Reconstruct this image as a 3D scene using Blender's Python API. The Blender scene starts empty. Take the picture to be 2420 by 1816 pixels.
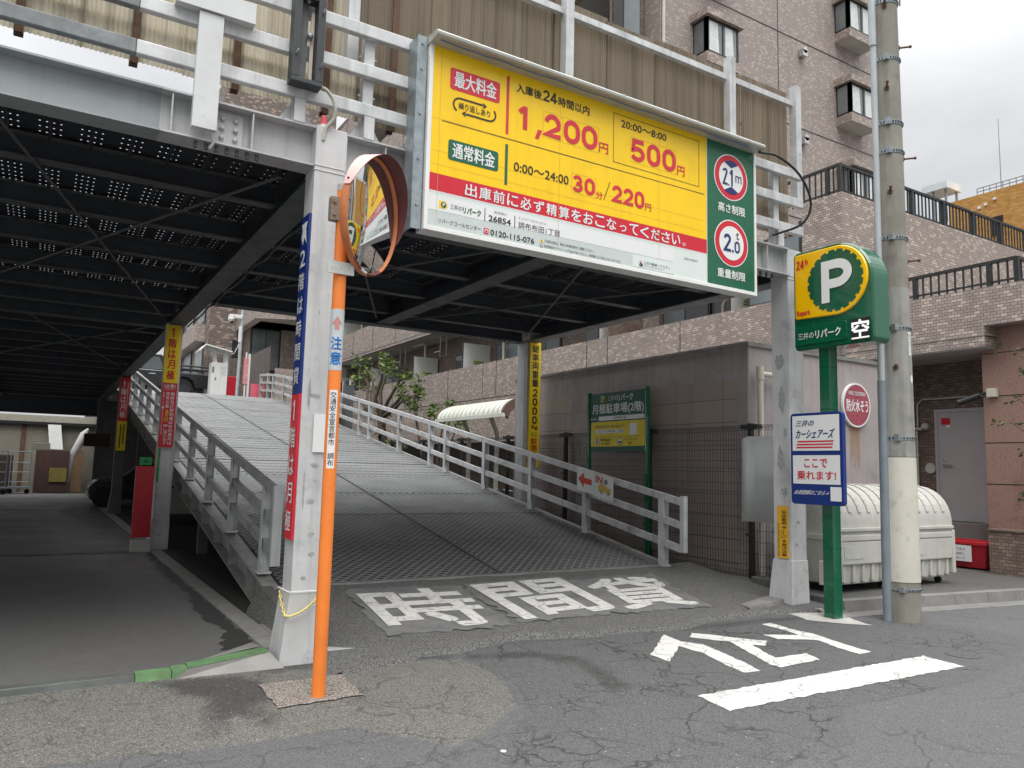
import bpy, bmesh, math, random
from mathutils import Vector, Matrix
random.seed(7)
S = bpy.context.scene
COL = S.collection
PI = math.pi

# ---------------------------------------------------------------- camera
cam = bpy.data.cameras.new('camera'); camo = bpy.data.objects.new('camera', cam); COL.objects.link(camo)
yaw, pitch, roll = (math.radians(a) for a in (31.385, 6.422, 1.4435))
fw = Vector((math.sin(yaw)*math.cos(pitch), math.cos(yaw)*math.cos(pitch), math.sin(pitch)))
rt = Vector((math.cos(yaw), -math.sin(yaw), 0)); up = rt.cross(fw)
r2 = rt*math.cos(roll)+up*math.sin(roll); u2 = -rt*math.sin(roll)+up*math.cos(roll)
mw = Matrix(((r2.x, u2.x, -fw.x, 0), (r2.y, u2.y, -fw.y, 0), (r2.z, u2.z, -fw.z, 1.5), (0, 0, 0, 1)))
camo.matrix_world = mw
cam.sensor_width = 36; cam.lens = 26.857; cam.clip_end = 600; cam.clip_start = 0.05
S.camera = camo
# ---------------------------------------------------------------- sky: overcast, brighter overhead
SUN_EL, SUN_AZ = math.radians(58), math.radians(200)
w = bpy.data.worlds.new('World'); S.world = w; w.use_nodes = True
nt = w.node_tree; N = nt.nodes; L = nt.links
bg = N['Background']; bg.inputs[1].default_value = 0.1
sky = N.new('ShaderNodeTexSky'); sky.sky_type = 'NISHITA'; sky.sun_disc = False
sky.sun_elevation = SUN_EL; sky.sun_rotation = SUN_AZ
tc = N.new('ShaderNodeTexCoord'); sx = N.new('ShaderNodeSeparateXYZ'); L.new(tc.outputs['Generated'], sx.inputs[0])
zc = N.new('ShaderNodeMath'); zc.operation = 'MAXIMUM'; zc.inputs[1].default_value = 0; L.new(sx.outputs[2], zc.inputs[0])
zp = N.new('ShaderNodeMath'); zp.operation = 'POWER'; zp.inputs[1].default_value = 3; L.new(zc.outputs[0], zp.inputs[0])
mr = N.new('ShaderNodeMapRange'); L.new(zp.outputs[0], mr.inputs[0])
mr.inputs[1].default_value = 0; mr.inputs[2].default_value = 1; mr.inputs[3].default_value = 4.6; mr.inputs[4].default_value = 36
mp = N.new('ShaderNodeMapping'); mp.inputs[3].default_value = (1, 1, 2.2); L.new(tc.outputs['Generated'], mp.inputs[0])
nz = N.new('ShaderNodeTexNoise'); nz.inputs['Scale'].default_value = 3.2; nz.inputs['Detail'].default_value = 6; L.new(mp.outputs[0], nz.inputs['Vector'])
mc = N.new('ShaderNodeMapRange'); L.new(nz.outputs[0], mc.inputs[0])
mc.inputs[1].default_value = .33; mc.inputs[2].default_value = .68; mc.inputs[3].default_value = .88; mc.inputs[4].default_value = 1.22
mu = N.new('ShaderNodeMath'); mu.operation = 'MULTIPLY'; L.new(mr.outputs[0], mu.inputs[0]); L.new(mc.outputs[0], mu.inputs[1])
cl = N.new('ShaderNodeVectorMath'); cl.operation = 'SCALE'; cl.inputs[0].default_value = (.98, .99, 1.0); L.new(mu.outputs[0], cl.inputs['Scale'])
mx = N.new('ShaderNodeMixRGB'); mx.inputs[0].default_value = .9; L.new(sky.outputs[0], mx.inputs[1]); L.new(cl.outputs[0], mx.inputs[2])
L.new(mx.outputs[0], bg.inputs[0])
sd = bpy.data.lights.new('sun', 'SUN'); sd.energy = 1.3; sd.angle = math.radians(35); sd.color = (1, .97, .92)
so = bpy.data.objects.new('sun', sd); COL.objects.link(so)
sdir = Vector((math.sin(SUN_AZ)*math.cos(SUN_EL), math.cos(SUN_AZ)*math.cos(SUN_EL), math.sin(SUN_EL)))
so.rotation_euler = sdir.to_track_quat('Z', 'Y').to_euler(); so.location = (0, -10, 30)
S.view_settings.view_transform = 'Standard'; S.view_settings.look = 'None'
S.view_settings.exposure = 0.42; S.view_settings.gamma = 1
S.cycles.transparent_max_bounces = 16; S.cycles.max_bounces = 8

# ================================================================ materials
def lin(h):
    if not isinstance(h, str): return tuple(h)
    h = h.lstrip('#'); v = [int(h[i:i+2], 16)/255 for i in (0, 2, 4)]
    return tuple(x/12.92 if x <= .04045 else ((x+.055)/1.055)**2.4 for x in v)
def base(name):
    m = bpy.data.materials.new(name); m.use_nodes = True
    nt = m.node_tree; return m, nt, nt.nodes, nt.links, nt.nodes['Principled BSDF']
def noise(N, L, vec, scale, detail=4, rough=.6):
    n = N.new('ShaderNodeTexNoise'); n.inputs['Scale'].default_value = scale; n.inputs['Detail'].default_value = detail
    n.inputs['Roughness'].default_value = rough; L.new(vec, n.inputs['Vector']); return n.outputs[0]
def ramp(N, L, fac, a, b, va=0., vb=1.):
    r = N.new('ShaderNodeMapRange'); L.new(fac, r.inputs[0])
    for i, v in enumerate((a, b, va, vb)): r.inputs[i+1].default_value = v
    return r.outputs[0]
def mixc(N, L, fac, a, b, mode='MIX'):
    n = N.new('ShaderNodeMixRGB'); n.blend_type = mode
    for i, v in enumerate((fac, a, b)):
        if hasattr(v, 'default_value'): L.new(v, n.inputs[i])
        elif i == 0: n.inputs[0].default_value = v
        else: n.inputs[i].default_value = (*v, 1)
    return n.outputs[0]
def mth(N, L, op, a, b=None):
    n = N.new('ShaderNodeMath'); n.operation = op
    for i, v in enumerate((a, b)):
        if v is None: continue
        if hasattr(v, 'default_value'): L.new(v, n.inputs[i])
        else: n.inputs[i].default_value = v
    return n.outputs[0]
def bump(N, L, P, h, strength, dist=.01):
    b = N.new('ShaderNodeBump'); b.inputs['Strength'].default_value = strength; b.inputs['Distance'].default_value = dist
    L.new(h, b.inputs['Height']); L.new(b.outputs[0], P.inputs['Normal'])
MATS = {}
def mat(name, col, rough=.6, metal=0., var=.12, vs=2.5, bmp=0., bs=60., streak=0., stain=None, stain_amt=.5, stain_scale=1.6, spec=.5, coat=0., rust=0.):
    if name in MATS: return MATS[name]
    m, nt, N, L, P = base(name); c = lin(col)
    tcn = N.new('ShaderNodeTexCoord'); v = tcn.outputs['Object']
    n1 = noise(N, L, v, vs, 5)
    out = mixc(N, L, ramp(N, L, n1, .3, .7), tuple(x*(1-var) for x in c), tuple(min(1, x*(1+var)) for x in c))
    if streak:
        mp = N.new('ShaderNodeMapping'); mp.inputs[3].default_value = (9, 9, .5); L.new(v, mp.inputs[0])
        n2 = noise(N, L, mp.outputs[0], 1.3, 5)
        out = mixc(N, L, mth(N, L, 'MULTIPLY', ramp(N, L, n2, .5, .72), streak), out, tuple(x*.42 for x in c))
    if stain:
        n3 = noise(N, L, v, stain_scale, 8, .7)
        out = mixc(N, L, ramp(N, L, n3, .55, .72, 0, stain_amt), out, lin(stain))
    if rust:
        n5 = noise(N, L, v, 9, 9, .75); n6 = noise(N, L, v, 1.4, 3)
        out = mixc(N, L, mth(N, L, 'MULTIPLY', ramp(N, L, n5, .6, .66, 0, rust), ramp(N, L, n6, .45, .6)), out, (.11, .065, .04))
    L.new(out, P.inputs['Base Color'])
    rn = noise(N, L, v, vs*3, 3); L.new(ramp(N, L, rn, .3, .7, max(.02, rough-.1), min(1, rough+.1)), P.inputs['Roughness'])
    P.inputs['Metallic'].default_value = metal
    P.inputs['Specular IOR Level'].default_value = spec
    P.inputs['Coat Weight'].default_value = coat
    if bmp: bump(N, L, P, noise(N, L, v, bs, 4), bmp, .004)
    MATS[name] = m; return m
def brick(name, ca, cb, cc, mort, bw=.1, bh=.05, off=.5, light=.8, ms=.006, var=.1, flat=False):
    m, nt, N, L, P = base(name); tcn = N.new('ShaderNodeTexCoord')
    b = N.new('ShaderNodeTexBrick'); L.new(tcn.outputs['UV'], b.inputs['Vector'])
    b.offset = off; b.inputs['Scale'].default_value = 1
    b.inputs['Color1'].default_value = (0, 0, 0, 1); b.inputs['Color2'].default_value = (1, 1, 1, 1); b.inputs['Mortar'].default_value = (0, 0, 0, 1)
    b.inputs['Mortar Size'].default_value = ms; b.inputs['Mortar Smooth'].default_value = .1
    b.inputs['Brick Width'].default_value = bw; b.inputs['Row Height'].default_value = bh
    cr = N.new('ShaderNodeValToRGB'); cr.color_ramp.interpolation = 'CONSTANT'; L.new(b.outputs['Color'], cr.inputs[0])
    e = cr.color_ramp.elements; e[0].color = (*lin(ca), 1); e[1].position = .42; e[1].color = (*lin(cb), 1)
    e2 = e.new(light); e2.color = (*lin(cc), 1)
    n1 = noise(N, L, tcn.outputs['UV'], .7, 6)
    col = mixc(N, L, ramp(N, L, n1, .3, .7, 0, 1), cr.outputs[0], (1-var,)*3, 'MULTIPLY')
    mp = N.new('ShaderNodeMapping'); mp.inputs[3].default_value = (3.5, .25, 1); L.new(tcn.outputs['UV'], mp.inputs[0])
    n2 = noise(N, L, mp.outputs[0], 1.1, 5)
    col = mixc(N, L, ramp(N, L, n2, .56, .8, 0, .35), col, (.3, .3, .3), 'MULTIPLY')
    col = mixc(N, L, b.outputs['Fac'], col, lin(mort))
    L.new(col, P.inputs['Base Color']); P.inputs['Roughness'].default_value = .62
    bump(N, L, P, mth(N, L, 'SUBTRACT', 1., b.outputs['Fac']), .4, .004)
    MATS[name] = m; return m
def asphalt(name, c, rough=.85, coarse=.5, crack=0., white=.5, patchy=.18, tint=None, wet=0.):
    m, nt, N, L, P = base(name)
    tcn = N.new('ShaderNodeTexCoord'); v = tcn.outputs['UV']
    col, h, big = asphalt_col(N, L, v, c, coarse, crack, white, patchy, tint)
    L.new(col, P.inputs['Base Color']); P.inputs['Roughness'].default_value = rough
    if wet: L.new(ramp(N, L, big, .4, .65, rough, rough-wet), P.inputs['Roughness'])
    bump(N, L, P, h, .7, .006)
    MATS[name] = m; return m
def asphalt_col(N, L, v, c, coarse, crack, white, patchy, tint):
    c = lin(c)
    big = noise(N, L, v, .9, 6, .65); fine = noise(N, L, v, 70, 3, .8); mid = noise(N, L, v, 14, 5, .7)
    col = mixc(N, L, ramp(N, L, big, .3, .7), tuple(x*(1-patchy) for x in c), tuple(x*(1+patchy) for x in c))
    if tint: col = mixc(N, L, ramp(N, L, noise(N, L, v, 1.7, 5), .45, .62), col, lin(tint))
    col = mixc(N, L, ramp(N, L, mid, .35, .65, 0, .35), col, tuple(x*.55 for x in c))
    col = mixc(N, L, ramp(N, L, fine, .3, .7, 0, coarse), col, tuple(x*2.1 for x in c))
    vo = N.new('ShaderNodeTexVoronoi'); vo.inputs['Scale'].default_value = 95; L.new(v, vo.inputs['Vector'])
    col = mixc(N, L, ramp(N, L, vo.outputs['Distance'], .62, .3, 0, coarse*.7), tuple(x*.35 for x in c), col)
    # scattered bright chips
    vw = N.new('ShaderNodeTexVoronoi'); vw.inputs['Scale'].default_value = 30; L.new(v, vw.inputs['Vector'])
    hot = mth(N, L, 'MULTIPLY', ramp(N, L, vw.outputs['Distance'], .17, .12), mth(N, L, 'GREATER_THAN', vw.outputs['Color'], 1-.16*white))
    col = mixc(N, L, mth(N, L, 'MULTIPLY', hot, .8), col, (.5, .48, .44))
    h = fine
    if crack:
        dn = N.new('ShaderNodeTexNoise'); dn.inputs['Scale'].default_value = 2.6; dn.inputs['Detail'].default_value = 6; L.new(v, dn.inputs['Vector'])
        vm = N.new('ShaderNodeVectorMath'); vm.operation = 'MULTIPLY_ADD'; L.new(dn.outputs['Color'], vm.inputs[0]); vm.inputs[1].default_value = (.55,)*3; L.new(v, vm.inputs[2])
        vc = N.new('ShaderNodeTexVoronoi'); vc.feature = 'DISTANCE_TO_EDGE'; vc.inputs['Scale'].default_value = 1.5; L.new(vm.outputs[0], vc.inputs['Vector'])
        vc2 = N.new('ShaderNodeTexVoronoi'); vc2.feature = 'DISTANCE_TO_EDGE'; vc2.inputs['Scale'].default_value = 4.5; L.new(vm.outputs[0], vc2.inputs['Vector'])
        k = mth(N, L, 'MULTIPLY', ramp(N, L, vc.outputs['Distance'], .018, .005), ramp(N, L, noise(N, L, v, .8, 3), .42, .54))
        k2 = mth(N, L, 'MULTIPLY', ramp(N, L, vc2.outputs['Distance'], .045, .012), ramp(N, L, noise(N, L, v, 1.3, 3), .5, .62))
        k = mth(N, L, 'MAXIMUM', k, k2)
        col = mixc(N, L, mth(N, L, 'MULTIPLY', k, crack), col, tuple(x*.14 for x in c))
        h = mth(N, L, 'SUBTRACT', fine, k)
    return col, h, big
def emis(name, c, s):
    m, nt, N, L, P = base(name); P.inputs['Base Color'].default_value = (0, 0, 0, 1)
    P.inputs['Emission Color'].default_value = (*lin(c), 1); P.inputs['Emission Strength'].default_value = s; MATS[name] = m; return m
def glass(name, c, rough=.05):
    m, nt, N, L, P = base(name); tcn = N.new('ShaderNodeTexCoord')
    n1 = noise(N, L, tcn.outputs['Object'], .8, 2)
    L.new(mixc(N, L, ramp(N, L, n1, .35, .65), tuple(x*.6 for x in lin(c)), lin(c)), P.inputs['Base Color'])
    P.inputs['Roughness'].default_value = rough; P.inputs['Specular IOR Level'].default_value = .8; MATS[name] = m; return m
def leaf(name, a, b):
    m, nt, N, L, P = base(name); tcn = N.new('ShaderNodeTexCoord')
    n1 = noise(N, L, tcn.outputs['Object'], 3.5, 3)
    L.new(mixc(N, L, ramp(N, L, n1, .35, .65), lin(a), lin(b)), P.inputs['Base Color']); P.inputs['Roughness'].default_value = .5
    tr = N.new('ShaderNodeBsdfTranslucent'); tr.inputs[0].default_value = (*[x*1.2 for x in lin(b)], 1)
    ms = N.new('ShaderNodeMixShader'); ms.inputs[0].default_value = .25
    L.new(P.outputs[0], ms.inputs[1]); L.new(tr.outputs[0], ms.inputs[2]); L.new(ms.outputs[0], N['Material Output'].inputs[0]); MATS[name] = m; return m

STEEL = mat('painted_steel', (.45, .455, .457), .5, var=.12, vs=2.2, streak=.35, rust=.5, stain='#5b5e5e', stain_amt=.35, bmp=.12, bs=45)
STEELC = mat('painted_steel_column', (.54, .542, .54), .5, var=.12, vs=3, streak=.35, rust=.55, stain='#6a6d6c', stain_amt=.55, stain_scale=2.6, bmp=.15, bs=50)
STEELD = mat('under_deck_steel', (.034, .04, .05), .6, var=.2, vs=2, streak=.2, stain='#20160f', stain_amt=.35)  # same paint as the front; shade under the deck put into the colour
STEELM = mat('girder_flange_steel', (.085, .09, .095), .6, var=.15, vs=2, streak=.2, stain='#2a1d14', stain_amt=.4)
RAIL = mat('galvanised_rail', (.56, .567, .567), .45, .15, var=.18, vs=4, streak=.5, rust=.55, stain='#4a4c4c', stain_amt=.5)
RAILD = mat('weathered_rail', (.2, .215, .22), .6, .1, var=.2, vs=5, streak=.5, stain='#b9bcba', stain_amt=.4)
GALV = mat('galvanised_channel', (.27, .31, .33), .4, .4, var=.25, vs=9)
DARKMETAL = mat('dark_grey_metal', (.035, .04, .044), .5, var=.2, streak=.3)
BLACK = mat('black_paint', (.012, .012, .013), .5)
RUST = mat('rusty_brown_steel', (.11, .055, .03), .8, var=.35, vs=8, streak=.4)
WHITE = mat('white_paint', (.78, .78, .76), .5, var=.05, streak=.12)
OFFW = mat('off_white_plastic', (.6, .6, .53), .5, var=.08, streak=.2)
CREAM = mat('cream_pipe', (.55, .52, .43), .5, var=.08, streak=.15)
CONC = mat('concrete', (.19, .185, .175), .9, var=.2, vs=4, bmp=.5, bs=40, stain='#4a4943', stain_amt=.6)
CONCD = mat('mossy_concrete', (.13, .13, .115), .95, var=.3, vs=5, bmp=.8, bs=30, stain='#232a1a', stain_amt=.7)
CONCL = mat('pale_concrete', (.42, .41, .38), .9, var=.18, vs=6, bmp=.6, bs=60, stain='#6a6862', stain_amt=.5)
WALLP = mat('pinkish_render', (.33, .295, .29), .92, var=.1, vs=2, bmp=.5, bs=70, streak=.35, stain='#56504e', stain_amt=.5, stain_scale=1.1)
POLEC = mat('pole_concrete', (.235, .225, .19), .9, var=.2, vs=3, bmp=.4, bs=45, streak=.5, stain='#4a4740', stain_amt=.6, stain_scale=2)
SHEATH = mat('pole_sheath', (.56, .54, .46), .55, var=.06, stain='#55503f', stain_amt=.35, stain_scale=6)
GREYPIPE = mat('grey_conduit', (.2, .235, .26), .5, var=.12, vs=4, streak=.25)
GREYPIPEL = mat('pale_conduit', (.42, .45, .47), .5, var=.1, vs=4, streak=.25)
ORANGE = mat('orange_pole', (.85, .225, .035), .5, var=.1, vs=4, stain='#c98a5e', stain_amt=.5, streak=.2, rust=.6)
ORANGEF = mat('faded_orange', (.62, .2, .07), .55, var=.2, vs=6, stain='#6a4a34', stain_amt=.6)
PINKF = mat('sun_bleached_red', (.75, .45, .41), .55, var=.1, vs=5)
REDB = mat('dark_red_brown', (.17, .05, .045), .6, var=.2, vs=8)
RED = mat('sign_red', (.6, .012, .03), .4, var=.05)
REDD = mat('price_red', (.62, .022, .045), .42, var=.05)
YEL = mat('sign_yellow', (.95, .6, .0), .38, var=.06, vs=1.2, streak=.14, stain='#c79a20', stain_amt=.3, stain_scale=2.2, bmp=.6, bs=1.7)
YELB = mat('strip_yellow', (.85, .6, .01), .45, var=.06)
YELD = mat('board_yellow', (.72, .56, .02), .45, var=.06)
YELO = mat('caution_yellow', (.8, .43, .02), .5, var=.12, stain='#6b4a12', stain_amt=.4, stain_scale=5)
BLUE = mat('sign_blue', (.002, .024, .17), .4, var=.06)
NAVY = mat('letter_navy', (.01, .025, .14), .45, var=.05)
SKYB = mat('caution_blue', (.01, .2, .6), .5, var=.06)
GREEN = mat('sign_green', (.004, .11, .05), .35, var=.08, coat=.2)
GREENL = mat('pylon_green', (.003, .1, .045), .22, var=.06, coat=.5)
SW = mat('sign_white', (.76, .77, .76), .45, var=.03)
SG = mat('sign_pale_grey', (.68, .74, .71), .45, var=.04)
SG2 = mat('sign_mid_grey', (.55, .6, .58), .45, var=.04)
INK = mat('letter_black', (.015, .014, .013), .5)
INKG = mat('letter_grey', (.2, .2, .2), .6)
PANELG = mat('deck_sheet', (.05, .056, .064), .6)
GLASSD = glass('dark_window', (.03, .036, .04))
GLASSG = glass('grey_window', (.17, .2, .2), .25)
CURT = mat('net_curtain', (.62, .64, .63), .9, var=.12, vs=9)
FRAME = mat('bronze_window_frame', (.02, .02, .02), .4)
SOFFIT = mat('soffit_paint', (.42, .41, .38), .9, var=.08)
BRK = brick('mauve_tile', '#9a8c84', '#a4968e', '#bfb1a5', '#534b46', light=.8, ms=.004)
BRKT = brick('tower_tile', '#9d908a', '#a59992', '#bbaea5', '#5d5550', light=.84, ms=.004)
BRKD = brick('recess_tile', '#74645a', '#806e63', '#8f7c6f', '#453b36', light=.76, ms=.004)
BRKY = brick('ochre_tile', '#b8843c', '#c28e46', '#cc9c56', '#96703a', bw=.25, bh=.08, light=.7)
BLK = brick('block_panel', '#9a8d89', '#9d908c', '#a09389', '#746a66', bw=.95, bh=.32, off=0, light=.7, ms=.007)
GRAN = mat('pink_granite', (.29, .175, .14), .7, var=.3, vs=55, bmp=.2, bs=90, stain='#5a3a30', stain_amt=.5, stain_scale=3)
TERRA = mat('terracotta_cornice', (.3, .1, .055), .6, var=.15, vs=20)
DOORG = mat('door_paint', (.46, .425, .435), .5, var=.06)
BINP = mat('bin_plastic', (.47, .465, .425), .55, var=.08, vs=3, streak=.2, stain='#77756a', stain_amt=.45)
BARK = mat('bark', (.1, .075, .055), .95, var=.35, vs=12, bmp=.9, bs=25)
LEAF = leaf('leaf_green', '#3f5426', '#76883f')
LEAFD = leaf('leaf_dark', '#26331d', '#4b5f33')
WOOD = mat('grey_brown_boards', (.12, .1, .088), .85, var=.25, vs=3, streak=.6)
CARB = mat('black_car_paint', (.008, .009, .011), .3, coat=.35)
CARG = glass('car_glass', (.12, .14, .15), .08)
RUB = mat('rubber', (.014, .014, .014), .85)
CHROME = mat('chrome', (.6, .6, .6), .2, .9)
CARD = mat('cardboard', (.2, .12, .07), .9, var=.2)
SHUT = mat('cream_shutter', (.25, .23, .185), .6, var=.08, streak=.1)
TARP = mat('white_tarpaulin', (.36, .36, .35), .4, var=.1)
MIRROR, _nt, _N, _L, _P = base('mirror'); _P.inputs['Metallic'].default_value = 1; _P.inputs['Base Color'].default_value = (.8, .82, .82, 1); _P.inputs['Roughness'].default_value = .015
STREET = asphalt('street_asphalt', (.235, .236, .238), .8, .35, .55, .55, .1)
WORN = asphalt('worn_asphalt', (.25, .238, .21), .88, .7, .35, 1.3, .25, tint='#7a7567')
APRON = asphalt('apron_asphalt', (.18, .176, .169), .88, .85, .0, .7, .16)
PATCH = asphalt('patched_asphalt', (.19, .189, .187), .8, .4, 1., .9, .14)
PARKF = asphalt('parking_asphalt', (.29, .287, .282), .6, .25, .0, .4, .2, wet=.18)
WALKA = asphalt('pavement_asphalt', (.19, .187, .178), .85, .6, .0, .8, .2, tint='#4a4b34')
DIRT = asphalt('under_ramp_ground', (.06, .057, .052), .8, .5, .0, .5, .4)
PEBB = asphalt('pebble_concrete', (.33, .29, .25), .85, 1., .0, 2., .25)
GREENP = mat('worn_green_paint', (.1,.2,.085), .7, var=.3, vs=7, stain='#6d6650', stain_amt=.9, stain_scale=5)
PLATE = mat('worn_steel_plate', (.24, .235, .22), .6, .1, var=.2, vs=5, stain='#6b5236', stain_amt=.7, stain_scale=2.5)
def street_front():
    m, nt, N, L, P = base('street_front'); tcn = N.new('ShaderNodeTexCoord'); v = tcn.outputs['UV']
    col, h, _ = asphalt_col(N, L, v, (.235,.236,.238), .4, .4, .9, .14, None)
    n1 = noise(N, L, v, 3.2, 8, .72); n2 = noise(N, L, v, 25, 4, .7)
    jit = mth(N, L, 'ADD', mth(N, L, 'MULTIPLY', mth(N, L, 'SUBTRACT', n1, .5), .42), mth(N, L, 'MULTIPLY', mth(N, L, 'SUBTRACT', n2, .5), .12))
    for at, args, edge in (('patched', ((.2,.2,.199), .5, .85, 1.0, .18, None), .5), ('worn', ((.245,.238,.213), .7, .5, 1.3, .25, '#7a7567'), .35), ('stained', ((.095,.092,.088), .7, 0., 1.4, .3, None), 0)):
        a = N.new('ShaderNodeAttribute'); a.attribute_name = at
        dd = mth(N, L, 'ADD', a.outputs['Fac'], mth(N, L, 'MULTIPLY', jit, 1.0 if at == 'stained' else .5))
        c2, h2, _ = asphalt_col(N, L, v, *args)
        k = ramp(N, L, dd, -.012, .03) if at != 'stained' else ramp(N, L, dd, -.05, .07, 0, .95)
        col = mixc(N, L, k, col, c2)
        if edge:
            e = mth(N, L, 'MULTIPLY', ramp(N, L, mth(N, L, 'ABSOLUTE', dd), .014, .004), ramp(N, L, noise(N, L, v, 1.7, 3), .42, .6, 0, edge))
            col = mixc(N, L, e, col, (.03,.03,.03))
    L.new(col, P.inputs['Base Color']); P.inputs['Roughness'].default_value = .82; bump(N, L, P, h, .7, .006); return m
STREETM = street_front()
def paint(name, wear, dark):
    m, nt, N, L, P = base(name); tcn = N.new('ShaderNodeTexCoord'); v = tcn.outputs['UV']
    n1 = noise(N, L, v, 7, 8, .75); n2 = noise(N, L, v, 60, 3, .8)
    k = mth(N, L, 'ADD', mth(N, L, 'MULTIPLY', n1, .75), mth(N, L, 'MULTIPLY', n2, .25))
    dn = N.new('ShaderNodeTexNoise'); dn.inputs['Scale'].default_value = 3; dn.inputs['Detail'].default_value = 6; L.new(v, dn.inputs['Vector'])
    vm = N.new('ShaderNodeVectorMath'); vm.operation = 'MULTIPLY_ADD'; L.new(dn.outputs['Color'], vm.inputs[0]); vm.inputs[1].default_value = (.4,)*3; L.new(v, vm.inputs[2])
    vc = N.new('ShaderNodeTexVoronoi'); vc.feature = 'DISTANCE_TO_EDGE'; vc.inputs['Scale'].default_value = 4.2; L.new(vm.outputs[0], vc.inputs['Vector'])
    crk = mth(N, L, 'MULTIPLY', ramp(N, L, vc.outputs['Distance'], .045, .01), ramp(N, L, noise(N, L, v, 2, 3), .36, .55))
    f = mth(N, L, 'MAXIMUM', ramp(N, L, k, wear, wear+.1, 0, .85), mth(N, L, 'MULTIPLY', crk, .8))
    L.new(mixc(N, L, f, (.6, .59, .56), lin(dark)), P.inputs['Base Color']); P.inputs['Roughness'].default_value = .75
    bump(N, L, P, n2, .4, .004); MATS[name] = m; return m
ROADW = paint('road_paint', .62, (.16, .155, .15))
ROADO = paint('old_road_paint', .53, (.24, .24, .24))
# perforated deck sheet: real round holes cut by a transparent mask in metres
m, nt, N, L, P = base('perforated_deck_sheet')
P.inputs['Base Color'].default_value = (.034, .04, .05, 1); P.inputs['Roughness'].default_value = .6  # dark underside tone: shade put into the sheet colour
tcn = N.new('ShaderNodeTexCoord'); sp = N.new('ShaderNodeSeparateXYZ'); L.new(tcn.outputs['UV'], sp.inputs[0])
def cell(o, p): return mth(N, L, 'MULTIPLY', mth(N, L, 'SUBTRACT', mth(N, L, 'FRACT', mth(N, L, 'DIVIDE', o, p)), .5), p)
cx, cy = cell(sp.outputs[0], .05), cell(sp.outputs[1], .12)
d = mth(N, L, 'SQRT', mth(N, L, 'ADD', mth(N, L, 'MULTIPLY', cx, cx), mth(N, L, 'MULTIPLY', cy, cy)))
hole = mth(N, L, 'LESS_THAN', d, .0078)
rib = mth(N, L, 'GREATER_THAN', mth(N, L, 'ABSOLUTE', cell(sp.outputs[0], .3)), .112)
hole = mth(N, L, 'MULTIPLY', hole, mth(N, L, 'SUBTRACT', 1., rib))
tr = N.new('ShaderNodeBsdfTransparent'); ms = N.new('ShaderNodeMixShader'); L.new(hole, ms.inputs[0]); L.new(P.outputs[0], ms.inputs[1]); L.new(tr.outputs[0], ms.inputs[2]); L.new(ms.outputs[0], N['Material Output'].inputs[0])
PERF = m
# corrugated translucent sheet, cleaner with sky glow painted in, grimier with shade painted in
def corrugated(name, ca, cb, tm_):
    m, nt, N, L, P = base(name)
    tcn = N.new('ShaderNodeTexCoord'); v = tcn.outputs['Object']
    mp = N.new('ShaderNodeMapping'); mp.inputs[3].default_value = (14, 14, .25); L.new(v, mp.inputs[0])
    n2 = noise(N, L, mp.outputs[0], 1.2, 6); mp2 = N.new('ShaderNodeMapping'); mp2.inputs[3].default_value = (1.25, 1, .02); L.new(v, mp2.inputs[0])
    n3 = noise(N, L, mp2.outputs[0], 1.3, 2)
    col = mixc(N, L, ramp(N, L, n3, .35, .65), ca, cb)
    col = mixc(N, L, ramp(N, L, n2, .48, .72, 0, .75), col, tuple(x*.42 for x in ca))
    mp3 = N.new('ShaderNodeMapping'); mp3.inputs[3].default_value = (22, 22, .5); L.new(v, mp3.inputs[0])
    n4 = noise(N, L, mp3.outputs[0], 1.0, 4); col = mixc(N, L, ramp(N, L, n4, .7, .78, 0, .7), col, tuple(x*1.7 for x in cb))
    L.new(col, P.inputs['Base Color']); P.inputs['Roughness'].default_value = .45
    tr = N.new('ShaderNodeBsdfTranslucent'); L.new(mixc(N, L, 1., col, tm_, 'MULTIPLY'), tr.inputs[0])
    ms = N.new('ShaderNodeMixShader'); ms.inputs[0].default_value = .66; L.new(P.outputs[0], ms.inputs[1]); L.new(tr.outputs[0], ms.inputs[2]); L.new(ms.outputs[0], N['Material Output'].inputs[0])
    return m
CORR = corrugated('corrugated_plastic_clean_skylit', (.46,.42,.345), (.56,.52,.44), (1.75,1.7,1.55)); CORRD = corrugated('corrugated_plastic_grimy_shaded', (.2,.172,.135), (.26,.225,.18), (1.6,1.5,1.3))

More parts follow.
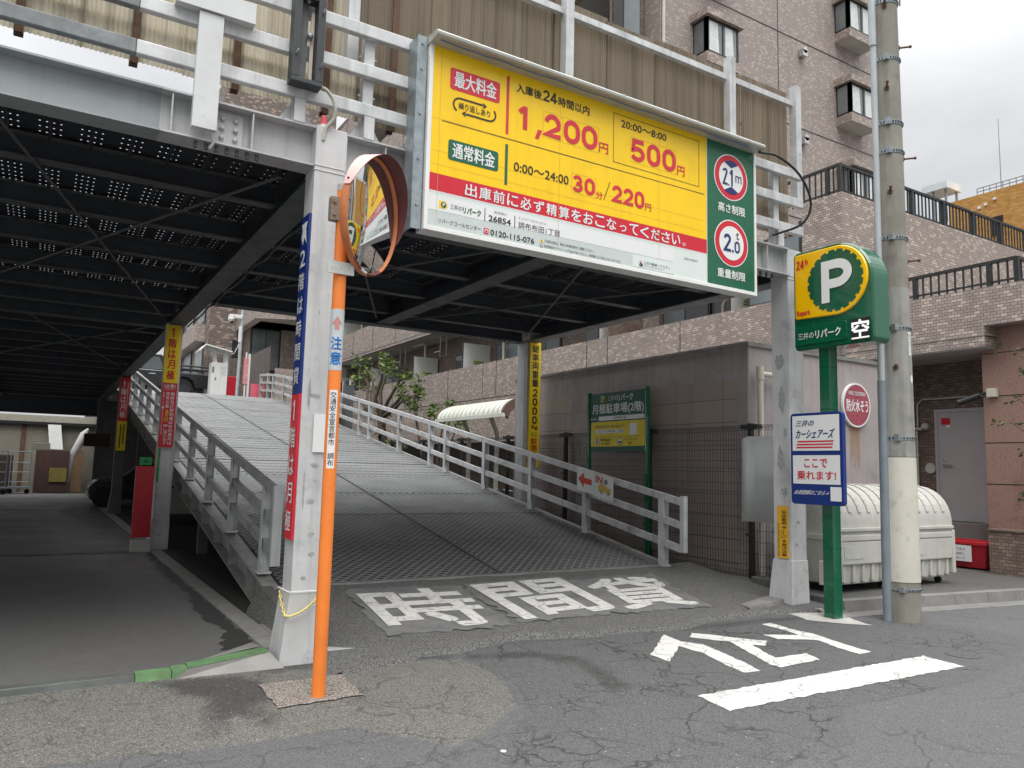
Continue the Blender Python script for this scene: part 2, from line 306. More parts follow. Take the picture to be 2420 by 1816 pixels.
# ================================================================ mesh helpers
class MB:
    def __init__(s): s.v = []; s.f = []; s.m = []; s.sm = []
    def add(s, vs, fs, m=0, smooth=False):
        o = len(s.v); s.v += [tuple(p) for p in vs]
        for f in fs: s.f.append(tuple(i+o for i in f)); s.m.append(m); s.sm.append(smooth)
        return s
    def box(s, x0, x1, y0, y1, z0, z1, m=0):
        return s.add([(x0,y0,z0),(x1,y0,z0),(x1,y1,z0),(x0,y1,z0),(x0,y0,z1),(x1,y0,z1),(x1,y1,z1),(x0,y1,z1)],
              [(0,3,2,1),(4,5,6,7),(0,1,5,4),(1,2,6,5),(2,3,7,6),(3,0,4,7)], m)
    def hexa(s, p, m=0):  # 8 points: bottom 4 (ccw), top 4
        return s.add(p, [(0,3,2,1),(4,5,6,7),(0,1,5,4),(1,2,6,5),(2,3,7,6),(3,0,4,7)], m)
    def beam(s, a, b, w, h, m=0):  # box along a->b, w across (horizontal), h vertical-ish
        a, b = Vector(a), Vector(b); d = (b-a).normalized()
        side = d.cross(Vector((0,0,1))); side = Vector((1,0,0)) if side.length < 1e-4 else side.normalized()
        upv = side.cross(d).normalized()
        P = []
        for q in (a, b):
            for i, j in ((-1,-1),(1,-1),(1,1),(-1,1)): P.append(q+side*i*w/2+upv*j*h/2)
        return s.add(P, [(0,1,2,3),(7,6,5,4),(0,4,5,1),(1,5,6,2),(2,6,7,3),(3,7,4,0)], m)
    def tube(s, path, r, n=8, m=0, caps=True, smooth=True):
        pts = [Vector(p) for p in path]; rings = []; R = r if isinstance(r, (list, tuple)) else [r]*len(pts)
        prev = None
        for i, p in enumerate(pts):
            d = ((pts[i+1]-p) if i == 0 else (p-pts[i-1]) if i == len(pts)-1 else (pts[i+1]-pts[i-1])).normalized()
            if prev is None:
                t = Vector((0,0,1)) if abs(d.z) < .9 else Vector((1,0,0)); a = d.cross(t).normalized()
            else: a = (prev - d*prev.dot(d)).normalized()
            prev = a; b = d.cross(a)
            rings.append([p+(a*math.cos(2*PI*k/n)+b*math.sin(2*PI*k/n))*R[i] for k in range(n)])
        vs = [q for rg in rings for q in rg]; fs = []
        for i in range(len(pts)-1):
            for k in range(n): fs.append((i*n+k, i*n+(k+1)%n, (i+1)*n+(k+1)%n, (i+1)*n+k))
        s.add(vs, fs, m, smooth)
        if caps: s.add(rings[0], [tuple(range(n))[::-1]], m); s.add(rings[-1], [tuple(range(n))], m)
        return s
    def cyl(s, a, b, r0, r1=None, n=16, m=0): return s.tube([a, b], [r0, r0 if r1 is None else r1], n, m)
    def prism(s, poly, fn, d0, d1, m=0):  # poly in (u,v); fn(u,v,d)->xyz
        n = len(poly); a = [fn(u, v, d0) for u, v in poly]; b = [fn(u, v, d1) for u, v in poly]
        s.add(a+b, [tuple(range(n))[::-1], tuple(range(n, 2*n))]+[(i, (i+1)%n, n+(i+1)%n, n+i) for i in range(n)], m); return s
    def ball(s, c, r, m=0, nu=12, nv=8, sc=(1,1,1)):
        vs = []; fs = []
        for j in range(nv+1):
            t = PI*j/nv
            for i in range(nu): vs.append((c[0]+r*sc[0]*math.sin(t)*math.cos(2*PI*i/nu), c[1]+r*sc[1]*math.sin(t)*math.sin(2*PI*i/nu), c[2]+r*sc[2]*math.cos(t)))
        for j in range(nv):
            for i in range(nu): fs.append((j*nu+i, (j+1)*nu+i, (j+1)*nu+(i+1)%nu, j*nu+(i+1)%nu))
        return s.add(vs, fs, m, True)
    def torus(s, c, ax1, ax2, R, r, m=0, n=24, k=6):
        c, a, b = Vector(c), Vector(ax1).normalized(), Vector(ax2).normalized()
        pts = [c+(a*math.cos(2*PI*i/n)+b*math.sin(2*PI*i/n))*R for i in range(n)]; nn = a.cross(b); vs = []; fs = []
        for i in range(n):
            o = (pts[i]-c).normalized()
            for j in range(k): vs.append(pts[i]+(o*math.cos(2*PI*j/k)+nn*math.sin(2*PI*j/k))*r)
        for i in range(n):
            for j in range(k): fs.append((i*k+j, ((i+1)%n)*k+j, ((i+1)%n)*k+(j+1)%k, i*k+(j+1)%k))
        return s.add(vs, fs, m, True)
    def build(s, name, mats, parent=None, loc=None, label=None, bevel=0):
        org = Vector(parent.location) if parent is not None else Vector(loc or (0,0,0))
        if parent is not None and parent.parent is not None: org = org + Vector(parent.parent.location)
        me = bpy.data.meshes.new(name)
        me.from_pydata([tuple(Vector(p)-org) for p in s.v], [], s.f)
        mats = mats if isinstance(mats, (list, tuple)) else [mats]
        for mm in mats: me.materials.append(mm)
        me.polygons.foreach_set('material_index', s.m); me.polygons.foreach_set('use_smooth', s.sm)
        uv = me.uv_layers.new(name='uv'); V = s.v; dat = uv.data; li = 0
        for p in me.polygons:
            n = p.normal; ax = max(range(3), key=lambda i: abs(n[i]))
            for k in range(p.loop_total):
                q = V[me.loops[p.loop_start+k].vertex_index]
                dat[p.loop_start+k].uv = (q[1], q[2]) if ax == 0 else (q[0], q[2]) if ax == 1 else (q[0], q[1])
        me.update()
        o = bpy.data.objects.new(name, me); COL.objects.link(o)
        if parent is not None: o.parent = parent
        else: o.location = org
        if label: o['label'] = label
        if bevel:
            bv = o.modifiers.new('bevel', 'BEVEL'); bv.width = bevel; bv.segments = 2; bv.limit_method = 'ANGLE'
        return o
def thing(name, label, cat, loc=(0,0,0), group=None):
    o = bpy.data.objects.new(name, None); COL.objects.link(o); o.location = loc; o.empty_display_size = .1
    o['label'] = label; o['category'] = cat
    if group: o['group'] = group
    return o
def solo(mb, name, label, cat, mats, loc=(0,0,0), group=None, bevel=0):
    o = mb.build(name, mats, None, loc, label, bevel); o['category'] = cat
    if group: o['group'] = group
    return o
def struct(mb, name, mats): o = mb.build(name, mats); o['kind'] = 'structure'; return o
def smooth(pts, n=6):
    P = [Vector(p) for p in pts]; P = [P[0]*2-P[1]]+P+[P[-1]*2-P[-2]]; out = []
    for i in range(1, len(P)-2):
        for k in range(n):
            t = k/n; a, b, c, d = P[i-1:i+3]; out.append(.5*((2*b)+(c-a)*t+(2*a-5*b+4*c-d)*t*t+(3*b-a-3*c+d)*t*t*t))
    return out+[P[-2]]
def copy_thing(root, loc, label):
    r = root.copy(); COL.objects.link(r); r.location = loc; r['label'] = label
    for ch in root.children:
        c = ch.copy(); COL.objects.link(c); c.parent = r
        for g in ch.children:
            d = g.copy(); COL.objects.link(d); d.parent = c
    return r
def box(*a): return MB().box(*a)

# ---------------------------------------------------------------- lettering
_tx = {}
def glyphs(s, bold=0., depth=0.):
    k = (s, bold, depth)
    if k in _tx: return _tx[k]
    cu = bpy.data.curves.new('t', 'FONT'); cu.body = s; cu.resolution_u = 3; cu.offset = bold; cu.extrude = depth
    o = bpy.data.objects.new('t', cu); COL.objects.link(o)
    me = bpy.data.meshes.new_from_object(o.evaluated_get(bpy.context.evaluated_depsgraph_get()))
    vs = [(v.co.x, v.co.y, v.co.z) for v in me.vertices]; fs = [tuple(p.vertices) for p in me.polygons]
    bpy.data.objects.remove(o); bpy.data.curves.remove(cu); bpy.data.meshes.remove(me)
    x0 = min(v[0] for v in vs); x1 = max(v[0] for v in vs); y0 = min(v[1] for v in vs); y1 = max(v[1] for v in vs)
    vs = [((v[0]-x0)/(x1-x0), (v[1]-y0)/max(1e-6, y1-y0), v[2]) for v in vs]
    _tx[k] = (vs, fs, (x1-x0)/max(1e-6, y1-y0)); return _tx[k]
class Pan:
    """flat artwork on a sign face; axis 'y' faces -Y (u = x), axis 'x' faces -X (u = y, left is the larger y)"""
    def __init__(s, axis, c): s.mb = MB(); s.ax = axis; s.c = c
    def pt(s, u, v, l=.003): return (u, s.c-l, v) if s.ax == 'y' else (s.c-l, u, v)
    def poly(s, p, m, l=.003): s.mb.add([s.pt(u, v, l) for u, v in p], [tuple(range(len(p)))], m); return s
    def rect(s, u0, u1, v0, v1, m, l=.003): return s.poly([(u0,v0),(u1,v0),(u1,v1),(u0,v1)], m, l)
    def rrect(s, u0, u1, v0, v1, r, m, l=.003):
        sg = 1 if u1 > u0 else -1; p = []
        for cu, cv, a0 in ((u1-sg*r, v1-r, 0), (u0+sg*r, v1-r, 90), (u0+sg*r, v0+r, 180), (u1-sg*r, v0+r, 270)):
            for k in range(6):
                a = math.radians(a0+18*k); p.append((cu+sg*r*math.cos(a), cv+r*math.sin(a)))
        return s.poly(p, m, l)
    def disc(s, cu, cv, r, m, l=.003, ru=None, n=40): return s.poly([(cu+(ru or r)*math.cos(2*PI*k/n), cv+r*math.sin(2*PI*k/n)) for k in range(n)], m, l)
    def line(s, p, w, m, l=.004):
        for (a, b), (c, d) in zip(p, p[1:]):
            q = Vector((c-a, d-b)); q.normalize(); nx, ny = -q.y*w/2, q.x*w/2
            s.poly([(a+nx,b+ny),(c+nx,d+ny),(c-nx,d-ny),(a-nx,b-ny)], m, l)
        return s
    def frame(s, u0, u1, v0, v1, w, m, l=.004):
        s.rect(u0, u1, v0, v0+w, m, l); s.rect(u0, u1, v1-w, v1, m, l)
        sg = w if u1 > u0 else -w
        s.rect(u0, u0+sg, v0+w, v1-w, m, l); s.rect(u1-sg, u1, v0+w, v1-w, m, l); return s
    def text(s, t, u0, u1, v0, v1, m, l=.005, bold=.0, ital=0., depth=0.):
        asc = all(ord(c) < 128 for c in t); depth = 0.
        vs, fs, asp = glyphs(t)
        if bold <= .006:
            s.mb.add([s.pt(u0+(u1-u0)*(x+ital*(y-.5)), v0+(v1-v0)*y, l+(z if depth else 0)) for x, y, z in vs], fs, m); return s
        b = bold*(.8 if asc else .5)*abs(v1-v0); sg = 1 if u1 > u0 else -1        # heavy gothic: the strokes thickened by four slightly shifted layers
        for i, (dx, dy) in enumerate(((-1,-1),(1,-1),(1,1),(-1,1))):
            s.mb.add([s.pt(u0+sg*b+(u1-u0-2*sg*b)*(x+ital*(y-.5))+dx*b, v0+b+(v1-v0-2*b)*y+dy*b, l+.0003*i) for x, y, z in vs], fs, m)
        return s
    def stroke(s, pts, w, m, l, closed=False):  # mitred ribbon of even width
        P = [Vector(pts[0])]
        for q in pts[1:]:
            if (Vector(q)-P[-1]).length > 1e-4: P.append(Vector(q))
        if closed and (P[0]-P[-1]).length < 1e-4: P.pop()
        n = len(P); A = []; B = []
        for i, p in enumerate(P):
            a = (P[i]-P[i-1]).normalized() if (closed or i) else (P[1]-P[0]).normalized()
            b = (P[(i+1) % n]-P[i]).normalized() if (closed or i < n-1) else a
            q = Vector((-(a+b).y, (a+b).x)).normalized(); k = w/2/max(.45, q.dot(Vector((-a.y, a.x)))); A.append(p+q*k); B.append(p-q*k)
        for i in range(n if closed else n-1):
            j = (i+1) % n; s.poly([tuple(A[i]), tuple(A[j]), tuple(B[j]), tuple(B[i])], m, l+3e-5*i)
    def digit(s, ch, u0, u1, v0, v1, m, l=.007, wt=.19):  # upright engineering numerals
        sg = 1 if u1 > u0 else -1; Wt = abs(u1-u0); h = v1-v0; w = wt*h; W = Wt-w; H = h-w
        def arc(cx, cy, rx, ry, a, b, n=16): return [(cx+rx*math.cos(math.radians(a+(b-a)*i/n)), cy+ry*math.sin(math.radians(a+(b-a)*i/n))) for i in range(n+1)]
        r = W/2; out = []; cl = False
        if ch == '0': out = [arc(r, H-r, r, r, 0, 180)+arc(r, r, r, r, 180, 360)]; cl = True
        elif ch == '1': out = [[(W*.72, -w/2), (W*.72, H+w/2)], [(-w*.1, H*.76), (W*.72-w*.3, H+w*.02)]]
        elif ch == '2': out = [arc(r, H-r*1.02, r, r, 172, -28)+[(0, 0), (W+w/2, 0)]]
        elif ch == '3': out = [arc(W*.47, H*.74, W*.45, H*.26, 160, -85)+arc(W*.48, H*.26, W*.52, H*.26, 85, -160)]
        elif ch == '4': out = [[(W*.74, -w/2), (W*.74, H+w/2)], [(W*.72, H+w*.2), (0, H*.24), (W+w/2, H*.24)]]
        elif ch == '5': out = [[(W*.95+w*.3, H), (W*.12, H), (W*.04, H*.5)]+arc(W*.46, H*.3, W*.54, H*.3, 138, -155)]
        elif ch == 'P': out = [[(0, -w/2), (0, H), (W*.5, H)]+arc(W*.5, H-H*.29, W*.5, H*.29, 90, -90)+[(w*.3, H-H*.58)]]
        for i, p in enumerate(out): s.stroke([(u0+sg*(x+w/2), v0+w/2+y) for x, y in p], w, m, l+.0012*i, cl)
        return s
    def col(s, t, u0, u1, v0, v1, m, l=.005, bold=.0, fill=.86):  # vertical writing, top to bottom
        h = (v1-v0)/len(t)
        for i, ch in enumerate(t):
            if ch == ' ': continue
            b = v1-h*(i+1); g = h*(1-fill)/2
            if ch == '1': s.digit('1', u0+(u1-u0)*.3, u0+(u1-u0)*.68, b+g, b+h-g, m, l, .16)
            elif ch == '!': s.text(ch, u0+(u1-u0)*.32, u0+(u1-u0)*.68, b+g, b+h-g, m, l, bold)
            elif ch in '、。': s.text(ch, u0+(u1-u0)*.6, u1, b+h*.6, b+h-g, m, l, bold)
            elif ch in 'ょっ': s.text(ch, u0+(u1-u0)*.3, u1, b+h*.3, b+h-g, m, l, bold)
            else: s.text(ch, u0, u1, b+g, b+h-g, m, l, bold)
        return s
    def build(s, name, mats, parent, label=None): return s.mb.build(name, mats, parent, label=label)

# ================================================================ setting: ground
def apron_h(y):
    t = min(max((y-5.4)/2.65, 0), 1); return .02+.25*t**1.3
def rz(y):
    if y < 27.5: return .27+.174*(y-8)
    t = min(y, 33.6)-27.5; return 3.663+.174*t-.0136*t*t-(max(0, y-33.0)*.06 if y < 36 else .18)
g = MB().add([(-80,-60,0),(90,-60,0),(90,120,0),(-80,120,0)], [(0,1,2,3)]); struct(g, 'street', STREET)
WORNP = [(-6,6.0),(1.6,5.98),(2.5,5.66),(2.96,5.5),(2.97,4.95),(2.88,4.6),(2.7,4.27),(2.35,4.0),(2.05,3.84),(1.63,4.38),(1.1,4.36),(.2,4.5),(-6,5.2)]
PATCHP = [(3.1,5.75),(3.66,5.85),(4.2,5.78),(5.0,5.7),(6.2,5.76),(7.1,5.5),(8.2,4.6),(8.4,3.9),(7.2,3.35),(6.0,3.25),(4.6,3.3),(4.1,2.85),(3.3,2.8),(2.5,3.2),(2.1,3.55),(2.75,4.2),(2.99,4.7),(3.0,5.3)]
STAINP = [[(.75,5.9),(1.35,5.8),(1.5,5.3),(1.25,5.0),(1.32,4.7),(1.22,4.62),(1.1,4.9),(1.02,4.55),(.9,4.6),(.95,4.95),(1.05,5.35),(.85,5.5)], [(1.4,6.0),(2.2,6.0),(3.0,5.72),(2.9,5.6),(2.2,5.74),(1.5,5.78)], [(3.0,5.62),(3.6,5.5),(3.9,5.05),(3.65,4.3),(3.5,4.3),(3.7,5.0),(3.45,5.35),(3.0,5.5)], [(5.2,5.75),(7.4,5.6),(7.3,5.45),(5.4,5.58)]]
def sdist(x, y, P):
    ins = False; best = 9.
    for (a, b), (c, d) in zip(P, P[1:]+P[:1]):
        dx, dy = c-a, d-b; t = max(0, min(1, ((x-a)*dx+(y-b)*dy)/(dx*dx+dy*dy))); best = min(best, math.hypot(x-a-dx*t, y-b-dy*t))
        if (b > y) != (d > y) and x < (c-a)*(y-b)/(d-b)+a: ins = not ins
    return best if ins else -best
mb = MB(); gx0, gx1, gy0, gy1, st = -4., 11., 1.2, 6.6, .075; nx, ny = int((gx1-gx0)/st), int((gy1-gy0)/st); am = {'worn': [], 'patched': [], 'stained': []}
for j in range(ny+1):
    for i in range(nx+1):
        x, y = gx0+(gx1-gx0)*i/nx, gy0+(gy1-gy0)*j/ny; mb.v.append((x, y, .004)); am['worn'].append(sdist(x, y, WORNP)); am['patched'].append(sdist(x, y, PATCHP)); am['stained'].append(max(sdist(x, y, q) for q in STAINP))
for j in range(ny):
    for i in range(nx): q = j*(nx+1)+i; mb.f.append((q, q+1, q+nx+2, q+nx+1)); mb.m.append(0); mb.sm.append(False)
go = struct(mb, 'street_front', STREETM)
for k, v in am.items(): go.data.attributes.new(k, 'FLOAT', 'POINT').data.foreach_set('value', v)
def patch(name, pts, z, m, jag=.05, step=.12):
    out = []
    for (a, b), (c, d) in zip(pts, pts[1:]+pts[:1]):
        n = max(1, int(math.hypot(c-a, d-b)/step))
        for k in range(n):
            t = k/n; out.append((a+(c-a)*t+random.uniform(-jag, jag), b+(d-b)*t+random.uniform(-jag, jag)))
    mb = MB(); mb.add([(x, y, z) for x, y in out], [tuple(range(len(out)))]); return struct(mb, name, m)
# asphalt hump leading up to the ramp
mb = MB(); nx, ny = 60, 40; x0, x1, y0, y1 = 1.98, 7.93, 5.5, 8.06
def lip(x): return 5.62+.1*math.sin(x*2.1)+.05*math.sin(x*5.3+1)+(.2 if 2.6 < x < 7 else 0)*.6
for j in range(ny+1):
    for i in range(nx+1):
        x = x0+(x1-x0)*i/nx; ys = lip(x); y = ys+(y1-ys)*j/ny
        mb.v.append((x, y, 0.001 if j == 0 else max(.014+.012*min(1, j/2), apron_h(y))+.004*math.sin(x*7+y*5)))
for j in range(ny):
    for i in range(nx):
        a = j*(nx+1)+i; mb.f.append((a, a+1, a+nx+2, a+nx+1)); mb.m.append(0); mb.sm.append(True)
e = [(x0, lip(x0)+(y1-lip(x0))*j/ny, max(.02, apron_h(lip(x0)+(y1-lip(x0))*j/ny))) for j in range(ny+1)]
mb.add(e+[(x-.12, y, 0) for x, y, z in e], [(j, j+1, ny+2+j, ny+1+j) for j in range(ny)])
struct(mb, 'asphalt_ramp', APRON)
struct(box(-14, 1.66, 5.99, 46, -.2, .011), 'parking_floor', PARKF)
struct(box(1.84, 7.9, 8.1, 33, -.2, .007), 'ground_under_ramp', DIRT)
# pavement behind the kerb on the right
ks = lambda x: 5.55-.1387*(x-7.82)
struct(MB().hexa([(7.9,ks(7.9)+.16,.0),(30,ks(30)+.16,.0),(30,16,.0),(7.9,16,.0),(7.9,ks(7.9)+.16,.118),(30,ks(30)+.16,.118),(30,16,.118),(7.9,16,.118)]), 'pavement', WALKA)
mb = MB()
for k in range(24):
    a, b = 7.86+k*.6, 7.86+k*.6+.594
    mb.hexa([(a,ks(a),0),(b,ks(b),0),(b,ks(b)+.155,0),(a,ks(a)+.155,0),(a,ks(a)+.02,.125),(b,ks(b)+.02,.125),(b,ks(b)+.155,.125),(a,ks(a)+.155,.125)])
struct(mb, 'kerb', CONC)
mb = MB()
for k in range(12):
    a, b = 7.5+k*1.2, 7.5+k*1.2+1.19
    mb.hexa([(a,ks(a)-.27,-.1),(b,ks(b)-.27,-.1),(b,ks(b)-.006,-.1),(a,ks(a)-.006,-.1),(a,ks(a)-.27,.01),(b,ks(b)-.27,.01),(b,ks(b)-.006,.004),(a,ks(a)-.006,.004)])
struct(mb, 'gutter', CONC)
patch('damp_floor', [(1.35,6.6),(1.66,6.5),(1.66,14),(1.55,13.5),(1.5,11),(1.56,9.5),(1.42,8),(1.52,7.2)], .0135, asphalt('damp_asphalt', (.07,.069,.066), .5, .3, 0, .5, .3), .05, .1)
patch('floor_joint', [(-8,13.95),(-4,13.9),(-1,14.0),(.6,13.9),(1.4,13.95),(1.4,14.25),(.7,14.15),(-1,14.2),(-4,14.1),(-8,14.2)], .013, MATS['damp_asphalt'], .08, .15)
patch('damp_floor', [(-2,8.4),(-.6,8.3),(.5,8.9),(.3,9.6),(-.9,9.3),(-2.1,9.4)], .0125, MATS['damp_asphalt'], .12, .15) if False else None
patch('concrete_footing', [(7.22,5.9),(7.75,5.92),(7.62,5.4),(7.5,5.2),(7.4,4.93),(7.2,5.1),(7.02,5.4),(7.1,5.65)], .009, CONCL, .02, .08)
patch('concrete_pad', [(1.38,5.46),(1.36,4.9),(1.92,4.93),(1.97,5.48)], .012, PEBB, .012, .06)
# painted road markings
def flat(name, polys, z, m):
    mb = MB()
    for p in polys: mb.add([(x, y, z) for x, y in p], [tuple(range(len(p)))])
    return struct(mb, name, m)
def jitter(p, j=.012, step=.05):
    out = []
    for (a, b), (c, d) in zip(p, p[1:]+p[:1]):
        n = max(1, int(math.hypot(c-a, d-b)/step))
        for k in range(n):
            t = k/n; out.append((a+(c-a)*t+random.uniform(-j, j), b+(d-b)*t+random.uniform(-j, j)))
    return out
flat('stop_line', [jitter([(3.93,3.92),(3.88,3.59),(6.52,3.53),(6.58,3.9)])], .008, ROADW)
RE = [(5.1,5.52),(5.03,5.22),(5.12,5.05),(5.04,4.7),(4.94,4.38),(4.86,4.18),(4.7,4.2),(4.76,4.44),(4.88,4.81),(4.88,5.09),(4.42,4.71),(4.43,4.95)]
MA = [(5.39,5.45),(5.5,5.32),(5.63,5.1),(5.78,4.89),(5.61,4.76),(5.53,4.85),(5.39,4.57),(5.32,4.42),(5.7,4.41),(5.61,4.21),(5.1,4.18),(5.1,4.28),(5.26,4.63),(5.44,5.02),(5.33,5.16),(5.24,5.32)]
TO = [(6.37,5.46),(6.52,5.46),(6.45,5.18),(6.47,4.92),(6.37,4.6),(6.3,4.36),(6.29,4.19),(6.11,4.18),(6.15,4.42),(6.25,4.69),(6.21,4.76),(5.94,4.9),(5.97,5.11),(6.12,5.02),(6.28,4.94),(6.33,5.1)]
flat('painted_stop_word', [jitter(p, .007) for p in (RE, MA, TO)], .0085, ROADW)
mb = MB(); mbk = MB()
for ch, q in (('時', [(2.82,7.63),(3.96,7.55),(3.81,6.25),(2.72,6.31)]), ('間', [(4.14,7.59),(5.4,7.66),(5.25,6.35),(4.05,6.29)]), ('貸', [(5.54,7.48),(6.7,7.51),(6.33,6.24),(5.3,6.29)])):
    vs, fs, _ = glyphs(ch)
    def P(u, v, lift):
        tl, tr_, br, bl = q
        x = (tl[0]*(1-u)+tr_[0]*u)*v+(bl[0]*(1-u)+br[0]*u)*(1-v); y = (tl[1]*(1-u)+tr_[1]*u)*v+(bl[1]*(1-u)+br[1]*u)*(1-v)
        return (x, y, max(.026, apron_h(y))+lift)
    for i_, (du, dv) in enumerate(((-1,-1),(1,-1),(1,1),(-1,1))): mb.add([P(.02+.96*u+.02*du, .018+.964*v+.018*dv, .0105+.0004*i_) for u, v, _ in vs], fs)
    G = 18
    jt = lambda q: random.uniform(-.035, .05) if q in (0, G) else 0
    mbk.add([P(-.06+1.12*i/G+(-1 if i == 0 else 1)*jt(i), -.06+1.12*j/G+(-1 if j == 0 else 1)*jt(j), .0065) for j in range(G+1) for i in range(G+1)], [(j*(G+1)+i, j*(G+1)+i+1, (j+1)*(G+1)+i+1, (j+1)*(G+1)+i) for j in range(G) for i in range(G)])
struct(mbk, 'blacked_out_marking', mat('black_road_paint', (.15, .149, .147), .85, var=.25, vs=5, bmp=.5, bs=80, stain='#6a6765', stain_amt=.8, stain_scale=5)); struct(mb, 'painted_hourly_parking_word', ROADO)

# ================================================================ parking deck (one steel structure)
deck = thing('parking_deck', 'grey painted steel two level parking deck on square columns over the ramp', 'parking structure', (1.8, 6.0, 0))
def hbeam(mb, axis, a, b, c, z0, z1, wd=.25, tf=.016, tw=.012, mf=0, mw=0):
    f = (lambda u0,u1,v0,v1,z0,z1,m: mb.box(u0,u1,v0,v1,z0,z1,m)) if axis == 'x' else (lambda u0,u1,v0,v1,z0,z1,m: mb.box(v0,v1,u0,u1,z0,z1,m))
    f(a, b, c-wd/2, c+wd/2, z0, z0+tf, mf); f(a, b, c-wd/2, c+wd/2, z1-tf, z1, mf); f(a, b, c-tw/2, c+tw/2, z0+tf, z1-tf, mw)
mb = MB(); hbeam(mb, 'x', -7, .55, 6.03, 3.9, 4.235, .22, mf=1, mw=1); hbeam(mb, 'x', .55, 1.69, 6.03, 3.9, 4.235, .22); hbeam(mb, 'x', 1.945, 7.47, 6.03, 3.9, 4.235, .22)
for x in (-2.5, .62, 1.2, 2.3, 3.9, 5.5, 7.1): mb.box(x-.005, x+.005, 5.93, 6.02, 3.917, 4.218)
mb.build('front_beam', [STEEL, mat('older_painted_steel', (.3,.325,.33), .5, var=.1, vs=2, streak=.2)], deck)
mb = MB(); mb.box(.93, 1.14, 6.005, 6.022, 3.935, 4.19); mb.build('splice_plate', STEEL, deck)
for x in (.985, 1.085):
    for z in (3.985, 4.06, 4.135): MB().ball((x, 6.0, z), .02, 0, 8, 6).build('bolt', STEEL, deck)
for k in range(3): MB().ball((2.34, 6.02, 3.98+k*.085), .02, 0, 8, 6).build('bolt', STEEL, deck)
for n_, x_, dx_, y_ in ((7, .8, .075, 5.97), (6, 6.75, .1, 6.0), (9, 7.35, -.12, 11.95)):
    for k in range(n_): MB().cyl((x_+k*dx_, y_, 3.85), (x_+k*dx_, y_, 3.9), .015, None, 6).build('bolt', STEELM, deck)
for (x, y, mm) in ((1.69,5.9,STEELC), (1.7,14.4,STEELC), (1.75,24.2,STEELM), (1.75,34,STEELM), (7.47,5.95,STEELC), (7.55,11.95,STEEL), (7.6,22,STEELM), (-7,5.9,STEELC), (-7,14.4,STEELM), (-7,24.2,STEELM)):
    mb = MB()
    mb.box(x, x+.255, y, y+.25, .0, 4.24 if y < 6 else 3.9)
    wl = .012
    for z in (3.86, 3.9): mb.box(x-.006, x+.261, y-.006, y+.256, z, z+wl)
    mb.box(x+.245, x+.259, y-.004, y+.01, .5, 4.2)
    c = mb.build('column', mm, deck, bevel=.012)
    # flared concrete-filled foot
    f = MB(); fl = .065 if x < 7 else .05; fr = .0 if x < 7 else .02; rt2 = 0
    f.hexa([(x-fl,y-.012-fr,0),(x+.267+rt2,y-.012-fr,0),(x+.267+rt2,y+.262+fl,0),(x-fl,y+.262+fl,0),(x-.012,y-.012,.54),(x+.267,y-.012,.54),(x+.267,y+.262,.54),(x-.012,y+.262,.54)])
    f.build('column_foot', mm, c if False else deck, bevel=.006)
RES = mat('tape_residue', (.34,.345,.345), .8, var=.3, vs=30)
def blot(fn, u0, u1, v0, v1):
    n = 14; cu, cv = (u0+u1)/2, (v0+v1)/2
    MB().add([fn(cu+(u1-u0)/2*random.uniform(.6,1)*math.cos(2*PI*k/n), cv+(v1-v0)/2*random.uniform(.5,1)*math.sin(2*PI*k/n)) for k in range(n)], [tuple(range(n))]).build('tape_residue', RES, deck)
for u0, u1, v0, v1 in ((1.74,1.86,2.02,2.06),(1.73,1.76,1.9,2.2),(1.78,1.86,1.48,1.52),(1.76,1.84,1.2,1.24),(1.735,1.75,1.1,1.5),(1.79,1.85,.95,.99),(1.8,1.86,.8,.84),(1.75,1.8,.62,.66)): blot(lambda u, v: (u, 5.8975, v), u0, u1, v0, v1)
for u0, u1, v0, v1 in ((6.0,6.12,2.2,2.6),(6.02,6.15,1.5,1.9),(5.98,6.1,1.25,1.4),(6.0,6.16,2.75,3.0),(5.98,6.05,1.95,2.1)): blot(lambda u, v: (7.4675, u, v), u0, u1, v0, v1)
for u0, u1, v0, v1 in ((7.52,7.6,.7,.74),(7.55,7.62,.95,1.0),(7.5,7.56,1.3,1.36)): blot(lambda u, v: (u, 5.9475, v), u0, u1, v0, v1)
cb = MB(); cb.tube([(2.03, 6.4+.5*k, 3.9-.02*(k % 3)-.015*(k % 2)) for k in range(17)], .014, 6); cb.tube([(1.99, 14.8+.6*k, 3.9-.02*(k % 2)) for k in range(16)], .014, 6); cb.build('cable', BLACK, deck)
# longitudinal girders, cross girders, joists, sheet
def member(name, axis, a, b, c, z0, z1, wd, mats=(STEELM, STEELD)):
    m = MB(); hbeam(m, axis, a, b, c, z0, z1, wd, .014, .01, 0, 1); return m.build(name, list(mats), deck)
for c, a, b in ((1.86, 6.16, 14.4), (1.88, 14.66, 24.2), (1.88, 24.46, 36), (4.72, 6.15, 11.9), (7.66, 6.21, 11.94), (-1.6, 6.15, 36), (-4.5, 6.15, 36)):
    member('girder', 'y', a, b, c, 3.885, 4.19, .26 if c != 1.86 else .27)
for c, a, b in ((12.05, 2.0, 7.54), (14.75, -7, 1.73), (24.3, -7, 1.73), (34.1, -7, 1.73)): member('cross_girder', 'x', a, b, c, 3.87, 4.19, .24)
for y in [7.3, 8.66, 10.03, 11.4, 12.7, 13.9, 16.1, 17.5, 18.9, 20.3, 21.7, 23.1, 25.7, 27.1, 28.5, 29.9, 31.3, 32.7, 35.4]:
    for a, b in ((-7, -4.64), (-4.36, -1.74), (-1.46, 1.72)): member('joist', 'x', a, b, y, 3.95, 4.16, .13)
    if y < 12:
        for a, b in ((2.0, 4.58), (4.86, 7.52)): member('joist', 'x', a, b, y, 3.95, 4.16, .13)
